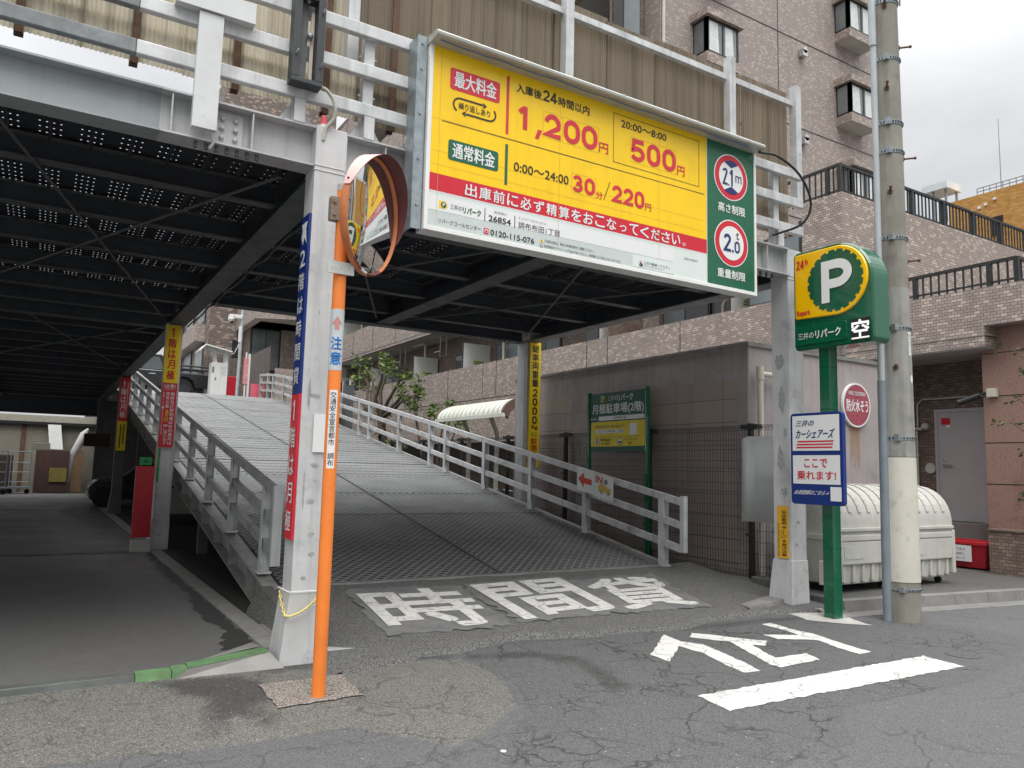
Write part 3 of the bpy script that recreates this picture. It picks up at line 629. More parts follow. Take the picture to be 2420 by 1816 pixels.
pl = MB(); pl.add([(-8,6.15,4.2),(1.98,6.15,4.2),(1.98,36,4.2),(-8,36,4.2)], [(0,1,2,3)]); pl.add([(1.98,6.15,4.2),(7.8,6.15,4.2),(7.8,12.15,4.2),(1.98,12.15,4.2)], [(0,1,2,3)])
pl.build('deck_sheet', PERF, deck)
box(-8, 1.98, 36.0, 36.06, 3.28, 4.19).build('sky_blocking_fascia', STEELD, deck)  # added for the dark rear panels; blocks the bright sky gap
rb = MB(); x = -7.95
while x < 7.75:
    for y0, y1 in ((6.16, 12.1), (12.1, 36)):
        if x > 1.95 and y0 > 12: continue
        rb.box(x-.012, x+.012, y0, y1, 4.145, 4.199)
    x += .3
rb.build('deck_rib', STEELD, deck)
for pa, pb in (((-.45,6.48),(1.56,13.95)), ((1.54,6.41),(-1.4,13.9)), ((-.43,15.0),(1.56,22.2)), ((1.6,15.0),(-1.4,22.2)), ((7.4,11.7),(4.95,6.3)), ((4.95,11.7),(7.3,6.6)), ((2.1,6.4),(4.5,11.7)), ((2.1,11.7),(4.5,6.4))):
    MB().cyl((*pa, 3.93), (*pb, 3.93), .014, None, 6).build('brace_rod', STEELM, deck)
# rear slab of the upper floor behind the ramp
mb = MB(); mb.box(1.99, 13, 36, 52, 3.98, 4.02); mb.box(1.99, 8.0, 33.5, 36.2, 3.95, 4.03)
mb.build('rear_slab', mat('rear_deck_surface', (.32,.33,.33), .7, var=.15, vs=2), deck)
mb = MB(); mb.box(.75, .925, 5.86, 5.9, 3.97, 4.875); mb.box(.75, .762, 5.9, 5.93, 3.97, 4.87); mb.box(.58, 1.15, 5.84, 5.9, 4.885, 5.05); mb.box(.58, 1.15, 5.9, 5.96, 4.885, 4.897)
mb.tube([(.9,5.9,3.97),(.92,5.92,3.9),(.9,5.95,3.86)], .012, 6); mb.build('entrance_bracket', mat('pale_painted_steel', (.6,.61,.61), .5, var=.07, vs=3, stain='#8a8c8b', stain_amt=.4), deck)
# steel thresholds set in the floor at the column line
mb = MB(); mb.box(1.66, 1.84, 6.45, 36, -.02, .022); mb.add([(1.84,7.4,.024),(1.98,7.4,.024),(1.98,6.6,.024),(1.84,6.6,.024)], [(0,1,2,3)]); struct(mb, 'floor_strip', PLATE)
mb = MB(); mb.hexa([(-6,5.9,-.02),(.66,5.9,-.02),(.66,6.0,-.02),(-6,6.0,-.02),(-6,5.93,.05),(.66,5.91,.05),(.66,6.0,.05),(-6,6.0,.05)])
struct(mb, 'steel_threshold', mat('wet_steel', (.13,.14,.13), .35, .2, var=.25, vs=4, stain='#3f4a3a', stain_amt=.5))
mb = MB(); mb.hexa([(.665,5.89,-.02),(.89,5.89,-.02),(.89,6.02,-.02),(.665,6.0,-.02),(.665,5.91,.055),(.89,5.91,.055),(.89,6.02,.055),(.665,6.0,.055)], 0)
mb.hexa([(.895,5.885,-.02),(1.0,5.885,-.02),(1.0,6.06,-.02),(.895,6.04,-.02),(.895,5.9,.056),(1.0,5.9,.056),(1.0,6.06,.056),(.895,6.04,.056)], 0)
mb.add([(.9,6.06,.02),(1.0,6.05,.06),(1.58,6.24,.09),(1.6,6.66,.03)], [(0,1,2,3)], 1)
mb.add([(1.0,5.89,.065),(1.0,6.05,.066),(1.58,6.16,.1),(1.58,5.98,.1)], [(0,1,2,3)], 0)
mb.add([(.9,5.87,.0),(1.0,5.89,.062),(1.58,5.98,.098),(1.66,5.84,.0)], [(0,1,2,3)], 1)
mb.add([(1.0,5.9,.061),(1.0,6.04,.061),(1.0,6.04,.0),(1.0,5.9,.0)], [(0,1,2,3)], 1)
struct(mb, 'threshold_plate', [GREENP, PLATE])
struct(MB().hexa([(2.0,5.98,.0),(2.62,5.96,.0),(2.58,6.14,.0),(2.0,6.3,.0),(2.0,6.0,.07),(2.6,5.98,.045),(2.56,6.12,.045),(2.0,6.28,.07)]), 'steel_floor_plate', STEEL)
struct(MB().hexa([(6.7,5.88,.0),(7.44,6.02,.0),(7.44,6.3,.0),(6.78,6.12,.0),(6.7,5.9,.075),(7.44,6.04,.1),(7.44,6.29,.1),(6.79,6.11,.075)]), 'steel_floor_plate', CONC)

# ---------------------------------------------------------------- ramp
rmp = thing('ramp', 'long grey expanded metal vehicle ramp climbing to the upper deck', 'ramp', (4.7, 8.0, .2))
def strip(y): return rz(y)
mb = MB(); y = 8.03; P_ = .062; wv = .06; X0, X1 = 2.2, 7.38
nseg = int((X1-X0)/wv)
row = 0
while y < 33.4:
    far = y > 17; st = P_*(1.0 if not far else 1.15)
    n = nseg if not far else nseg//2; w_ = (X1-X0)/n; o = len(mb.v)
    for i in range(n+1):
        yy = y+(.016 if (i+row) % 2 else -.016); z = rz(yy)
        k_ = 1.; mb.v.append((X0+w_*i, yy-.0085, z-.006)); mb.v.append((X0+w_*i, yy+.0085, z+.0035))
    for i in range(n): mb.f.append((o+2*i, o+2*i+2, o+2*i+3, o+2*i+1)); mb.m.append(0); mb.sm.append(False)
    y += st*(1.9 if y > 14 and row % 4 == 3 else 1); row += 1
mb.build('grating', mat('expanded_metal', (.2,.204,.204), .5, .2, var=.18, vs=1.2, stain='#6b6452', stain_amt=.35, stain_scale=.8), rmp)
mb = MB()
ys = [8.0+i*.5 for i in range(52)]
for i in range(len(ys)-1):
    a, b = ys[i], ys[i+1]
    mb.hexa([(2.2,a,rz(a)-.08),(7.38,a,rz(a)-.08),(7.38,b,rz(b)-.08),(2.2,b,rz(b)-.08),(2.2,a,rz(a)-.05),(7.38,a,rz(a)-.05),(7.38,b,rz(b)-.05),(2.2,b,rz(b)-.05)])
mb.build('gap_shade_sheet', mat('gap_shade', (.022,.024,.026), .8, var=.2), rmp)  # dark sheet below the grating; stands in for shade in the gap
mb = MB()
for i in range(0, 50, 3): a = ys[i]; mb.box(2.2, 7.38, a-.01, a+.01, rz(a)-.049, rz(a)+.002)
for i in range(len(ys)-1):
    a, b = ys[i], ys[i+1]; mb.beam((4.79,a,rz(a)-.02), (4.79,b,rz(b)-.02), .035, .07)
mb.build('cross_bar', STEELM, rmp)
for sx_ in (0, 1):
    mb = MB()
    for i in range(len(ys)-1):
        a, b = ys[i], ys[i+1]
        if sx_ == 0:
            za, zb = rz(a)-.06, rz(b)-.06
            mb.hexa([(2.06,a,za-.33),(2.2,a,za-.33),(2.2,b,zb-.33),(2.06,b,zb-.33),(2.06,a,za-.315),(2.2,a,za-.315),(2.2,b,zb-.315),(2.06,b,zb-.315)])
            mb.hexa([(2.18,a,za-.315),(2.2,a,za-.315),(2.2,b,zb-.315),(2.18,b,zb-.315),(2.18,a,za),(2.2,a,za),(2.2,b,zb),(2.18,b,zb)])
            mb.hexa([(2.04,a,za),(2.2,a,za),(2.2,b,zb),(2.04,b,zb),(2.04,a,za+.015),(2.2,a,za+.015),(2.2,b,zb+.015),(2.04,b,zb+.015)])
            if i % 2 == 0: mb.box(2.07, 2.18, a+.02, a+.035, rz(a)-.37, rz(a)-.06)
        else:
            za, zb = rz(a), rz(b)
            mb.hexa([(7.381,a,za-.36),(7.5,a,za-.36),(7.5,b,zb-.36),(7.381,b,zb-.36),(7.381,a,za+.012),(7.46,a,za+.012),(7.46,b,zb+.012),(7.381,b,zb+.012)])
    mb.build('stringer', mat('stringer_steel', (.3,.3,.285), .6, var=.15, vs=3, streak=.4, rust=.7, stain='#5a5240', stain_amt=.6, stain_scale=2.2), rmp)
for yy in (13.5, 18.5, 24, 29.5):
    for xx in (2.3, 7.1): box(xx, xx+.15, yy, yy+.15, 0, rz(yy)-.1).build('ramp_leg', STEELM, rmp)
mb = MB(); mb.hexa([(2.1,7.9,.1),(7.5,7.9,.1),(7.5,8.02,.1),(2.1,8.02,.1),(2.1,7.93,.262),(7.5,7.93,.262),(7.5,8.02,.27),(2.1,8.02,.27)]); mb.build('toe_plate', PLATE, rmp)

def hpost(mb, x, y, z0, z1, w=.1, t=.008):
    mb.box(x-w/2, x-w/2+t, y-w/2, y+w/2, z0, z1); mb.box(x+w/2-t, x+w/2, y-w/2, y+w/2, z0, z1); mb.box(x-w/2+t, x+w/2-t, y-t/2, y+t/2, z0, z1)
def ramp_railing(name, label, x, posts, y0, y1, mr_, offs=(.93, .62, .31), endpost=True):
    t = thing(name, label, 'railing', (x, y0, rz(max(8, y0))))
    for py in posts:
        mb = MB(); hpost(mb, x, py, rz(py)-.02, rz(py)+.9); mb.box(x-.07, x+.07, py-.08, py+.08, rz(py)-.02, rz(py)+.0)
        for s in (-1,): mb.add([(x+s*.05,py-.055,rz(py)),(x+s*.05,py-.12,rz(py)-.01),(x+s*.05,py-.05,rz(py)+.14)], [(0,1,2)])
        mb.build('post', RAIL, t)
    for o in offs:
        mb = MB(); n = max(2, int((y1-y0)/1.2))
        for k in range(n):
            a = y0+(y1-y0)*k/n; b = y0+(y1-y0)*(k+1)/n
            za = rz(max(a, 8))+ (0 if a >= 8 else (a-8)*.174) + o; zb = rz(max(b, 8))+ (0 if b >= 8 else (b-8)*.174) + o
            mb.hexa([(x-.03,a,za-.05),(x+.03,a,za-.05),(x+.03,b,zb-.05),(x-.03,b,zb-.05),(x-.03,a,za+.04),(x+.03,a,za+.04),(x+.03,b,zb+.04),(x-.03,b,zb+.04)])
            mb.box(x-.034, x+.034, a-.06, a+.06, za-.054, za+.044) if k % 4 == 3 else None
        mb.build('rail', mr_, t)
    return t
rr = ramp_railing('ramp_railing', 'galvanised three rail railing along the fence side of the ramp', 7.36, [7.98,9.73,11.32,12.99,14.69,15.47,17.24,19.24,20.0,22,24,26,28,29.6,30.4,31.6], 7.62, 31.8, RAIL)
mb = MB(); mb.box(7.325, 7.395, 7.55, 7.62, .47, 1.21); mb.build('end_post', RAIL, rr)
lr = ramp_railing('ramp_railing', 'railing along the open left side of the ramp, rails coloured as in shade', 2.12, [8.5,10.2,11.9,13.6,15.3,17,18.7,20.4,22.1,23.8,25.5,27.2,28.9,30.6], 8.1, 31.8, mat('shaded_rail', (.36,.365,.365), .55, .1, var=.15, vs=5, streak=.3, stain='#3c3630', stain_amt=.5))  # darker rail colour stands in for the shadow on these rails
mb = MB(); mb.box(2.07, 2.17, 8.03, 8.1, .46, 1.28); mb.build('end_post', STEEL, lr, bevel=.004)

# ---------------------------------------------------------------- guard rail on the deck edge
gr = thing('deck_guard_rail', 'grey steel three rail guard rail along the front edge of the upper deck', 'guard rail', (1.8, 5.95, 4.24))
for z0, z1 in ((4.435, 4.545), (4.785, 4.895), (5.14, 5.25)):
    for a, b, mm in ((-7, .35, RAILD), (.353, 7.75, RAIL)): box(a, b, 5.92, 5.985, z0, z1).build('rail', mm, gr, bevel=.008)
for x in (-5.5, -3.8, -2.0, 1.55, 2.135, 3.9, 5.6, 7.33):
    mb = MB(); mb.box(x-.045, x+.045, 5.986, 6.07, 4.236, 5.252); mb.box(x-.045, x+.045, 5.915, 5.93, 4.236, 4.43)
    for s in (-1, 1):
        mb.add([(x+s*.045,6.02,4.24),(x+s*.16,6.02,4.24),(x+s*.045,6.02,4.42)], [(0,1,2)]); mb.add([(x+s*.045,6.028,4.24),(x+s*.16,6.028,4.24),(x+s*.045,6.028,4.42)], [(0,1,2)])
        mb.cyl((x+s*.055,6.03,4.65), (x+s*.075,6.03,4.655), .012, None, 6); mb.cyl((x+s*.055,6.03,5.0), (x+s*.075,6.03,5.005), .012, None, 6)
    mb.build('post', RAIL, gr)
# corrugated screen
cf = thing('corrugated_screen', 'brown translucent corrugated plastic screen standing above the deck edge', 'screen', (2, 6.2, 4.5))
pit = .032; amp = .0095
def wave(a, b, y, z0, z1, k0):
    mb = MB(); n = int((b-a)/pit*4); o = 0
    for i in range(n+1):
        x = a+(b-a)*i/n; yy = y+amp*math.sin(2*PI*x/pit)
        mb.v += [(x, yy, z0), (x, yy, z1)]
    for i in range(n): mb.f.append((2*i, 2*i+2, 2*i+3, 2*i+1)); mb.m.append(0); mb.sm.append(True)
    return mb
x = -7.0; k = 0
while x < 7.85:
    b = min(x+.72, 7.87)
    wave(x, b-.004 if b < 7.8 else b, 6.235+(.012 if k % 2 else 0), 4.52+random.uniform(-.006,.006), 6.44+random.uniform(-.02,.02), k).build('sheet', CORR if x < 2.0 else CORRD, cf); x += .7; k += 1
for x in (-1.1, -.38, .36, 1.1, 1.84, 2.45): 
    mb = MB(); mb.box(x-.03, x+.03, 6.262, 6.3, 4.5, 6.5); mb.box(x-.028, x+.028, 6.212, 6.222, 4.5, 6.5); mb.build('rusty_stud', RUST, cf)
for x in (2.02, 4.32, 6.72, 7.92): box(x-.05, x+.05, 6.1, 6.2, 4.95, 6.5 if x > 7 else 6.52).build('post', RAIL, cf)
box(-7, 7.96, 6.15, 6.21, 6.24, 6.31).build('rail', RAIL, cf); box(-7, 7.9, 6.262, 6.3, 4.8, 4.84).build('rail', RAIL, cf)

# ================================================================ big price billboard
bb = thing('price_billboard', 'huge yellow parking price billboard hung on the front guard rail', 'billboard', (4.6, 5.8, 3.5))
FY = 5.72
mb = MB(); mb.box(2.60, 6.625, FY, 5.86, 3.51, 5.15); mb.build('panel', SW, bb)
mb = MB(); mb.box(2.575, 2.612, FY-.014, 5.87, 3.49, 5.15); mb.box(6.618, 6.65, FY-.014, 5.87, 3.49, 5.15); mb.box(2.612, 6.618, FY-.014, 5.87, 3.49, 3.53)
mb.build('frame', WHITE, bb, bevel=.003)
p = Pan('y', FY); A = [YEL, RED, SW, GREEN, SG, SG2, REDD, INK, INKG, NAVY, mat('sign_seam', (.62,.42,.06), .5)]
Y_, R_, W_, G_, g1, g2, D_, K_, k2, N_ = range(10)
p.rect(2.612, 5.885, 4.0, 5.15, Y_); p.rect(2.612, 5.885, 3.845, 4.0, R_); p.rect(2.612, 5.885, 3.53, 3.845, g1); p.rect(5.885, 6.618, 3.53, 5.15, G_)
p.rect(2.612, 5.405, 3.675, 3.806, W_, .005); p.rect(2.612, 5.405, 3.53, 3.668, g2, .005); p.rect(4.85, 5.405, 3.545, 3.668, g1, .007); p.rect(2.612, 5.885, 3.838, 3.845, W_, .005)
p.rect(5.88, 5.887, 3.53, 5.15, W_, .006)
p.build('artwork', A, bb)
p = Pan('y', FY)
for x in (2.69, 3.95, 5.2): p.rect(x, x+.003, 3.55, 5.12, 10, .0062)
for z in (4.49, 4.2, 4.08): p.rect(2.62, 5.86, z, z+.0025, 10, .0058)
p.frame(3.757, 3.972, 4.603, 4.858, .003, 10, .0064); p.frame(4.095, 4.385, 4.14, 4.335, .003, 10, .0064); p.frame(3.98, 4.41, 4.603, 4.858, .003, 10, .0064); p.frame(4.81, 5.44, 4.62, 4.88, .003, 10, .0064)
p.rrect(2.778, 3.28, 4.79, 4.987, .025, D_, .006); p.text('最大料金', 2.818, 3.243, 4.815, 4.965, W_, .009, .03)
p.rrect(2.782, 3.283, 4.15, 4.333, .025, G_, .006); p.text('通常料金', 2.822, 3.245, 4.172, 4.312, W_, .009, .03)
cl_ = []; cr_ = []
for k in range(13):
    a = math.radians(90+15*k); cl_.append((2.885+.068*math.cos(a), 4.662+.064*math.sin(a))); a = math.radians(-90+12*k); cr_.append((3.172+.07*math.cos(a), 4.662+.064*math.sin(a)))
p.line([(3.11, 4.726)]+cl_[:11], .015, K_, .007); p.line([(2.94, 4.598)]+cr_[:12], .015, K_, .007)
p.poly([(3.105,4.752),(3.15,4.722),(3.105,4.694),(3.118,4.722)], K_, .008); p.poly([(2.945,4.626),(2.9,4.598),(2.945,4.57),(2.932,4.598)], K_, .008)
p.text('繰り返しあり', 2.868, 3.185, 4.63, 4.692, K_, .007, .012)
p.rect(3.352, 3.379, 4.527, 5.078, D_, .006); p.rect(3.353, 3.381, 4.05, 4.43, G_, .006)
p.line([(2.713,4.48),(5.84,4.495)], .006, K_, .006)
p.text('入庫後', 3.455, 3.735, 4.955, 5.045, K_, .007, .02); p.digit('2', 3.75, 3.822, 4.957, 5.065, K_, .007, .16); p.digit('4', 3.832, 3.908, 4.957, 5.065, K_, .007, .16); p.text('時間以内', 3.925, 4.294, 4.952, 5.045, K_, .007, .02)
p.digit('1', 3.478, 3.602, 4.617, 4.84, D_, .007, .21); p.poly([(3.70,4.657),(3.747,4.657),(3.708,4.565),(3.668,4.565)], D_, .007)
for i, (a, b) in enumerate(((3.77,3.957),(3.993,4.183),(4.205,4.395))): p.digit('200'[i], a, b, 4.616, 4.848, D_, .007, .2)
p.text('円', 4.418, 4.53, 4.616, 4.72, D_, .007, .02)
p.frame(4.595, 5.77, 4.56, 5.072, .005, K_, .006)
p.text('20:00～8:00', 4.692, 5.298, 4.947, 5.022, K_, .007, .02)
for i, (a, b) in enumerate(((4.822,5.005),(5.035,5.215),(5.245,5.43))): p.digit('500'[i], a, b, 4.634, 4.868, D_, .007, .2)
p.text('円', 5.452, 5.557, 4.622, 4.726, D_, .007, .02)
p.text('0:00～24:00', 3.447, 4.058, 4.2, 4.285, K_, .007, .02)
for i, (a, b) in enumerate(((4.105,4.225),(4.25,4.372))): p.digit('30'[i], a, b, 4.155, 4.32, D_, .007, .2)
p.text('分', 4.387, 4.47, 4.142, 4.215, D_, .007, .02); p.line([(4.558,4.34),(4.482,4.143)], .007, K_, .007)
for i, (a, b) in enumerate(((4.586,4.71),(4.73,4.855),(4.875,5.0))): p.digit('220'[i], a, b, 4.152, 4.327, D_, .007, .2)
p.text('円', 5.013, 5.093, 4.148, 4.224, D_, .007, .02)
s = '出庫前に必ず精算をおこなってください。'; c0, c1 = 2.957, 5.66; st = (c1-c0)/len(s)
for i, ch in enumerate(s):
    a = c0+st*i
    if ch == '。': p.text(ch, a+.01, a+.05, 3.868, 3.905, W_, .007, .02)
    elif ch == 'っ': p.text(ch, a+.02, a+.105, 3.87, 3.935, W_, .007, .035)
    else: p.text(ch, a, a+st*.83, 3.862, 3.975, W_, .007, .035)
# small print
def pmark(p, u0, u1, v0, v1, Y, G, W, l=.007):
    sg = 1 if u1 > u0 else -1; h = (v1-v0)/2; cu = u1-sg*h
    p.poly([(u0,v0)]+[(cu+sg*h*math.sin(math.radians(a)), v0+h-h*math.cos(math.radians(a))) for a in range(0, 181, 15)]+[(u0,v1)], Y, l)
    p.disc(cu-sg*h*.05, v0+h, h*.8, G, l+.001); p.text('P', cu-sg*h*.38, cu+sg*h*.36, v0+h*.5, v0+h*1.5, W, l+.003, .04)
pmark(p, 2.713, 2.792, 3.7, 3.768, Y_, G_, W_)
p.text('三井の', 2.82, 2.933, 3.713, 3.757, INKG and K_, .008, .0); p.text('リパーク', 2.942, 3.122, 3.7, 3.758, G_, .008, .05)
p.rect(3.158, 3.165, 3.674, 3.789, K_, .008); p.text('駐車場ID', 3.256, 3.384, 3.762, 3.785, k2, .008); p.text('26854', 3.2, 3.43, 3.68, 3.735, K_, .008, .025)
p.rect(3.468, 3.475, 3.674, 3.784, K_, .008); p.text('チョウフフダ1チョウメ', 3.51, 3.81, 3.756, 3.783, k2, .008); p.text('調布布田1丁目', 3.51, 3.963, 3.677, 3.737, K_, .008, .004)
p.text('リパークコールセンター', 2.71, 3.123, 3.572, 3.611, K_, .008, .004); p.rrect(3.155, 3.204, 3.558, 3.61, .006, R_, .008); p.disc(3.18, 3.584, .018, W_, .009); p.disc(3.18, 3.582, .012, R_, .01)
p.text('0120-115-076', 3.222, 3.684, 3.555, 3.608, K_, .008, .02)
p.poly([(3.746,3.59),(3.785,3.59),(3.7655,3.625)], Y_, .008); p.rect(3.7625,3.7685,3.598,3.612, K_, .009); p.disc(3.765, 3.558, .017, K_, .008); p.disc(3.765, 3.558, .0135, W_, .009); p.rect(3.753,3.777,3.554,3.561, k2, .01)
p.text('ご利用の際は、場内の利用約款をご確認ください。', 3.792, 4.371, 3.594, 3.622, K_, .008); p.text('駐停車時のアイドリングはおやめください。条例等により禁止されております。', 3.794, 4.705, 3.545, 3.573, K_, .008)
p.text('&', 4.938, 4.987, 3.555, 3.612, K_, .009, .03); p.disc(4.96, 3.6, .012, R_, .01); p.disc(4.96, 3.6, .007, g1, .011)
p.text('三井不動産リアルティ', 4.997, 5.349, 3.583, 3.617, K_, .009); p.text('MITSUI FUDOSAN REALTY', 4.997, 5.275, 3.562, 3.575, k2, .009); p.text('information', 5.552, 5.742, 3.73, 3.758, k2, .008)
# height and weight roundels
for cv in (4.772, 4.025):
    p.disc(6.253, cv, .263, W_, .007); p.disc(6.253, cv, .25, R_, .009); p.disc(6.253, cv, .19, W_, .011)
def cap(cv, sg):
    a = [(6.253+.19*math.sin(math.radians(t)), cv+sg*.19*math.cos(math.radians(t))) for t in range(-34, 35, 4)]
    return a+[(6.253, cv+sg*.105)]
p.poly(cap(4.772, 1), N_, .013); p.poly(cap(4.772, -1), N_, .013)
p.digit('2', 6.118, 6.195, 4.672, 4.862, N_, .014, .13); p.disc(6.213, 4.68, .01, N_, .014); p.digit('1', 6.226, 6.286, 4.672, 4.862, N_, .014, .13); p.text('m', 6.318, 6.415, 4.728, 4.812, N_, .014, .0)
p.digit('2', 6.13, 6.24, 3.925, 4.122, N_, .014, .16); p.disc(6.268, 3.938, .015, N_, .014); p.digit('0', 6.295, 6.378, 3.927, 4.06, N_, .014, .17); p.text('t', 6.322, 6.366, 4.08, 4.16, K_, .014, .01)
p.text('高さ制限', 6.05, 6.472, 4.36, 4.465, W_, .008, .035); p.text('重量制限', 6.035, 6.468, 3.625, 3.725, W_, .008, .035)
p.build('lettering', A, bb)
mb = MB(); hp = [(5.74,5.135),(5.575,5.145),(5.555,5.155),(5.55,5.175),(5.56,5.19),(5.6,5.2),(5.8,5.21),(5.87,5.15)]
mb.prism(hp, lambda u, v, d: (d, u, v), 2.565, 6.635)
for x in (3.42, 4.6, 5.6): mb.prism([(a+ (a-5.72)*.02-.002, b+.003 if b > 5.17 else b-.003) for a, b in hp], lambda u, v, d: (d, u, v), x-.006, x+.006)
mb.build('lamp_hood', mat('hood_aluminium', (.5,.5,.46), .45, .2, var=.15, vs=5, stain='#6d6a58', stain_amt=.6, stain_scale=5), bb)
mb = MB(); mb.tube([(2.62+i*.2, 5.6+.004*math.sin(i*2.), 5.128-.004*(i % 3)) for i in range(20)], .006, 5, 0); mb.build('cable', mat('blue_cable', (.05,.12,.3), .5), bb)
mb = MB(); mb.box(2.47, 2.56, 5.74, 5.757, 3.49, 5.2); mb.box(2.47, 2.482, 5.757, 5.92, 3.49, 5.2)
for z in (3.7, 4.1, 4.5, 4.9, 5.13): mb.cyl((2.515,5.74,z), (2.515,5.73,z), .012, None, 8)
mb.build('side_channel', GALV, bb)
# ---------------------------------------------------------------- frame of the removed lamp box above the column
lb = thing('display_frame', 'empty dark grey frame of a display box above the left column', 'frame', (1.56, 5.86, 4.53))
mb = MB(); mb.box(1.43, 1.49, 5.78, 5.9, 4.54, 5.6); mb.box(1.62, 1.68, 5.78, 5.9, 4.54, 5.6); mb.box(1.43, 1.68, 5.78, 5.9, 4.5, 4.538); mb.box(1.49, 1.62, 5.79, 5.9, 5.22, 5.27); mb.build('frame', DARKMETAL, lb, bevel=.004)
mb = MB(); mb.box(1.49, 1.56, 5.87, 5.885, 4.54, 5.6); mb.build('back_plate', mat('weathered_grey_plate', (.13,.14,.14), .7, var=.25, vs=8), lb)
mb = MB(); mb.box(1.585, 1.612, 5.86, 5.87, 4.56, 5.15); mb.build('inner_strip', mat('rust_stained_strip', (.55,.5,.42), .7, stain='#a0672c', stain_amt=.9, stain_scale=6), lb)
mb = MB()
for x, z in ((1.46,5.2),(1.655,5.12),(1.46,4.72),(1.655,4.66)): mb.tube([(x,5.78,z),(x,5.76,z),(x+.012,5.755,z+.03)], .007, 6)
mb.ball((1.575,5.84,4.93), .028); mb.ball((1.55,5.84,5.22), .02); mb.build('hook', GALV, lb)
mb = MB(); mb.tube(smooth([(1.67,5.84,4.53),(1.73,5.84,4.52),(1.79,5.84,4.46),(1.815,5.84,4.38),(1.81,5.86,4.3),(1.76,5.89,4.22),(1.745,5.9,4.12)]), .016, 8)
solo(mb, 'cable_conduit', 'curved pale cable conduit running from the empty frame to the column top', 'conduit', mat('conduit_plastic', (.42,.42,.36), .6), (1.75,5.85,4.3))
bc = thing('beacon', 'small pinkish red beacon lamp on top of the left column', 'beacon lamp', (1.755, 5.95, 4.24))
MB().cyl((1.755,5.95,4.24), (1.755,5.95,4.27), .03).build('base', WHITE, bc); MB().cyl((1.755,5.95,4.27), (1.755,5.95,4.33), .028, .026).ball((1.755,5.95,4.33), .026).build('dome', mat('beacon_red', (.8,.12,.13), .3), bc)

# ---------------------------------------------------------------- strips on the columns
s1 = thing('column_sign', 'blue and red vertical strip sign on the left face of the front column', 'sign', (1.67, 6.0, .93))
mb = MB(); mb.box(1.668, 1.688, 5.905, 6.105, .93, 2.05, 0); mb.box(1.668, 1.688, 5.905, 6.105, 2.052, 3.5, 1); mb.build('board', [RED, BLUE], s1)
p = Pan('x', 1.668); p.poly([(6.075,3.33),(6.05,3.38),(6.075,3.44),(5.925,3.44),(5.955,3.38),(5.925,3.25),(5.99,3.32),(6.03,3.26)], 0)
p.col('2階は時間貸', 6.075, 5.935, 2.1, 3.24, 0, .004, .014, .72); p.col('1階は月極', 6.075, 5.935, .96, 2.03, 0, .004, .016, .74); p.build('lettering', [SW], s1)
s2 = thing('column_sign', 'yellow over red warning strip sign on the second column', 'sign', (1.8, 14.38, 1.74))
mb = MB(); mb.box(1.69, 1.925, 14.365, 14.39, 2.855, 3.87, 0); mb.box(1.69, 1.925, 14.365, 14.39, 1.74, 2.852, 1); mb.build('board', [YELB, RED], s2)
p = Pan('y', 14.365); p.col('1階は月極', 1.74, 1.865, 2.9, 3.83, 0, .004, .035, .85)
p.text('!注意!', 1.715, 1.9, 2.76, 2.83, 1, .004, .03); p.rect(1.71, 1.9, 2.735, 2.74, 1); p.col('無断及び契約者以外の車両は', 1.83, 1.895, 1.78, 2.7, 1, .004, .02); p.col('発見次第', 1.755, 1.815, 2.41, 2.7, 1, .004, .02)
p.col('3万円', 1.755, 1.815, 2.17, 2.385, 2, .004, .03); p.col('申し受けます', 1.755, 1.815, 1.78, 2.14, 1, .004, .02); p.col('車輌ナンバー控えさせていただき', 1.705, 1.735, 1.95, 2.7, 1, .004, 0)
p.build('lettering', [RED, SW, YELB], s2)
s3 = thing('column_sign', 'red over yellow strip sign on the third column deep under the deck', 'sign', (1.87, 24.18, 1.77))
mb = MB(); mb.box(1.755, 2.0, 24.16, 24.19, 2.6, 3.85, 0); mb.box(1.76, 1.995, 24.16, 24.19, 1.77, 2.597, 1); mb.build('board', [RED, YELB], s3)
p = Pan('y', 24.16); p.col('1階は月極', 1.79, 1.92, 2.68, 3.75, 0, .004, .02); p.rect(1.94, 1.96, 2.7, 3.7, 2); p.rect(1.9, 1.95, 1.95, 2.52, 3); p.rect(1.83, 1.86, 1.85, 2.5, 4); p.build('lettering', [SW, RED, PINKF, mat('brown_print',(.3,.17,.03)), INK], s3)
s4 = thing('column_sign', 'tall yellow weight limit strip sign on the column behind the railing', 'sign', (7.76, 11.92, 1.7))
mb = MB(); mb.box(7.65, 7.885, 11.9, 11.945, 1.55, 3.9); mb.build('board', YELB, s4)
p = Pan('y', 11.9); p.col('総車両重量', 7.695, 7.84, 3.05, 3.85, 0, .004, .03, .88)
for i, ch in enumerate('2000'): p.digit(ch, 7.715, 7.82, 2.87-.17*i, 3.015-.17*i, 0, .004, .2)
p.text('Kg', 7.705, 7.835, 2.25, 2.34, 0, .004, .03); p.text('以上', 7.7, 7.835, 2.13, 2.21, 0, .004, .01); p.col('駐車不可', 7.695, 7.84, 1.6, 2.11, 1, .004, .03, .9); p.build('lettering', [INK, RED], s4)
s5 = thing('column_sign', 'small worn yellow low vehicle warning strip on the right front column', 'sign', (7.45, 6.05, .55))
mb = MB(); mb.box(7.455, 7.467, 5.99, 6.14, .56, 1.16); mb.build('board', YELO, s5)
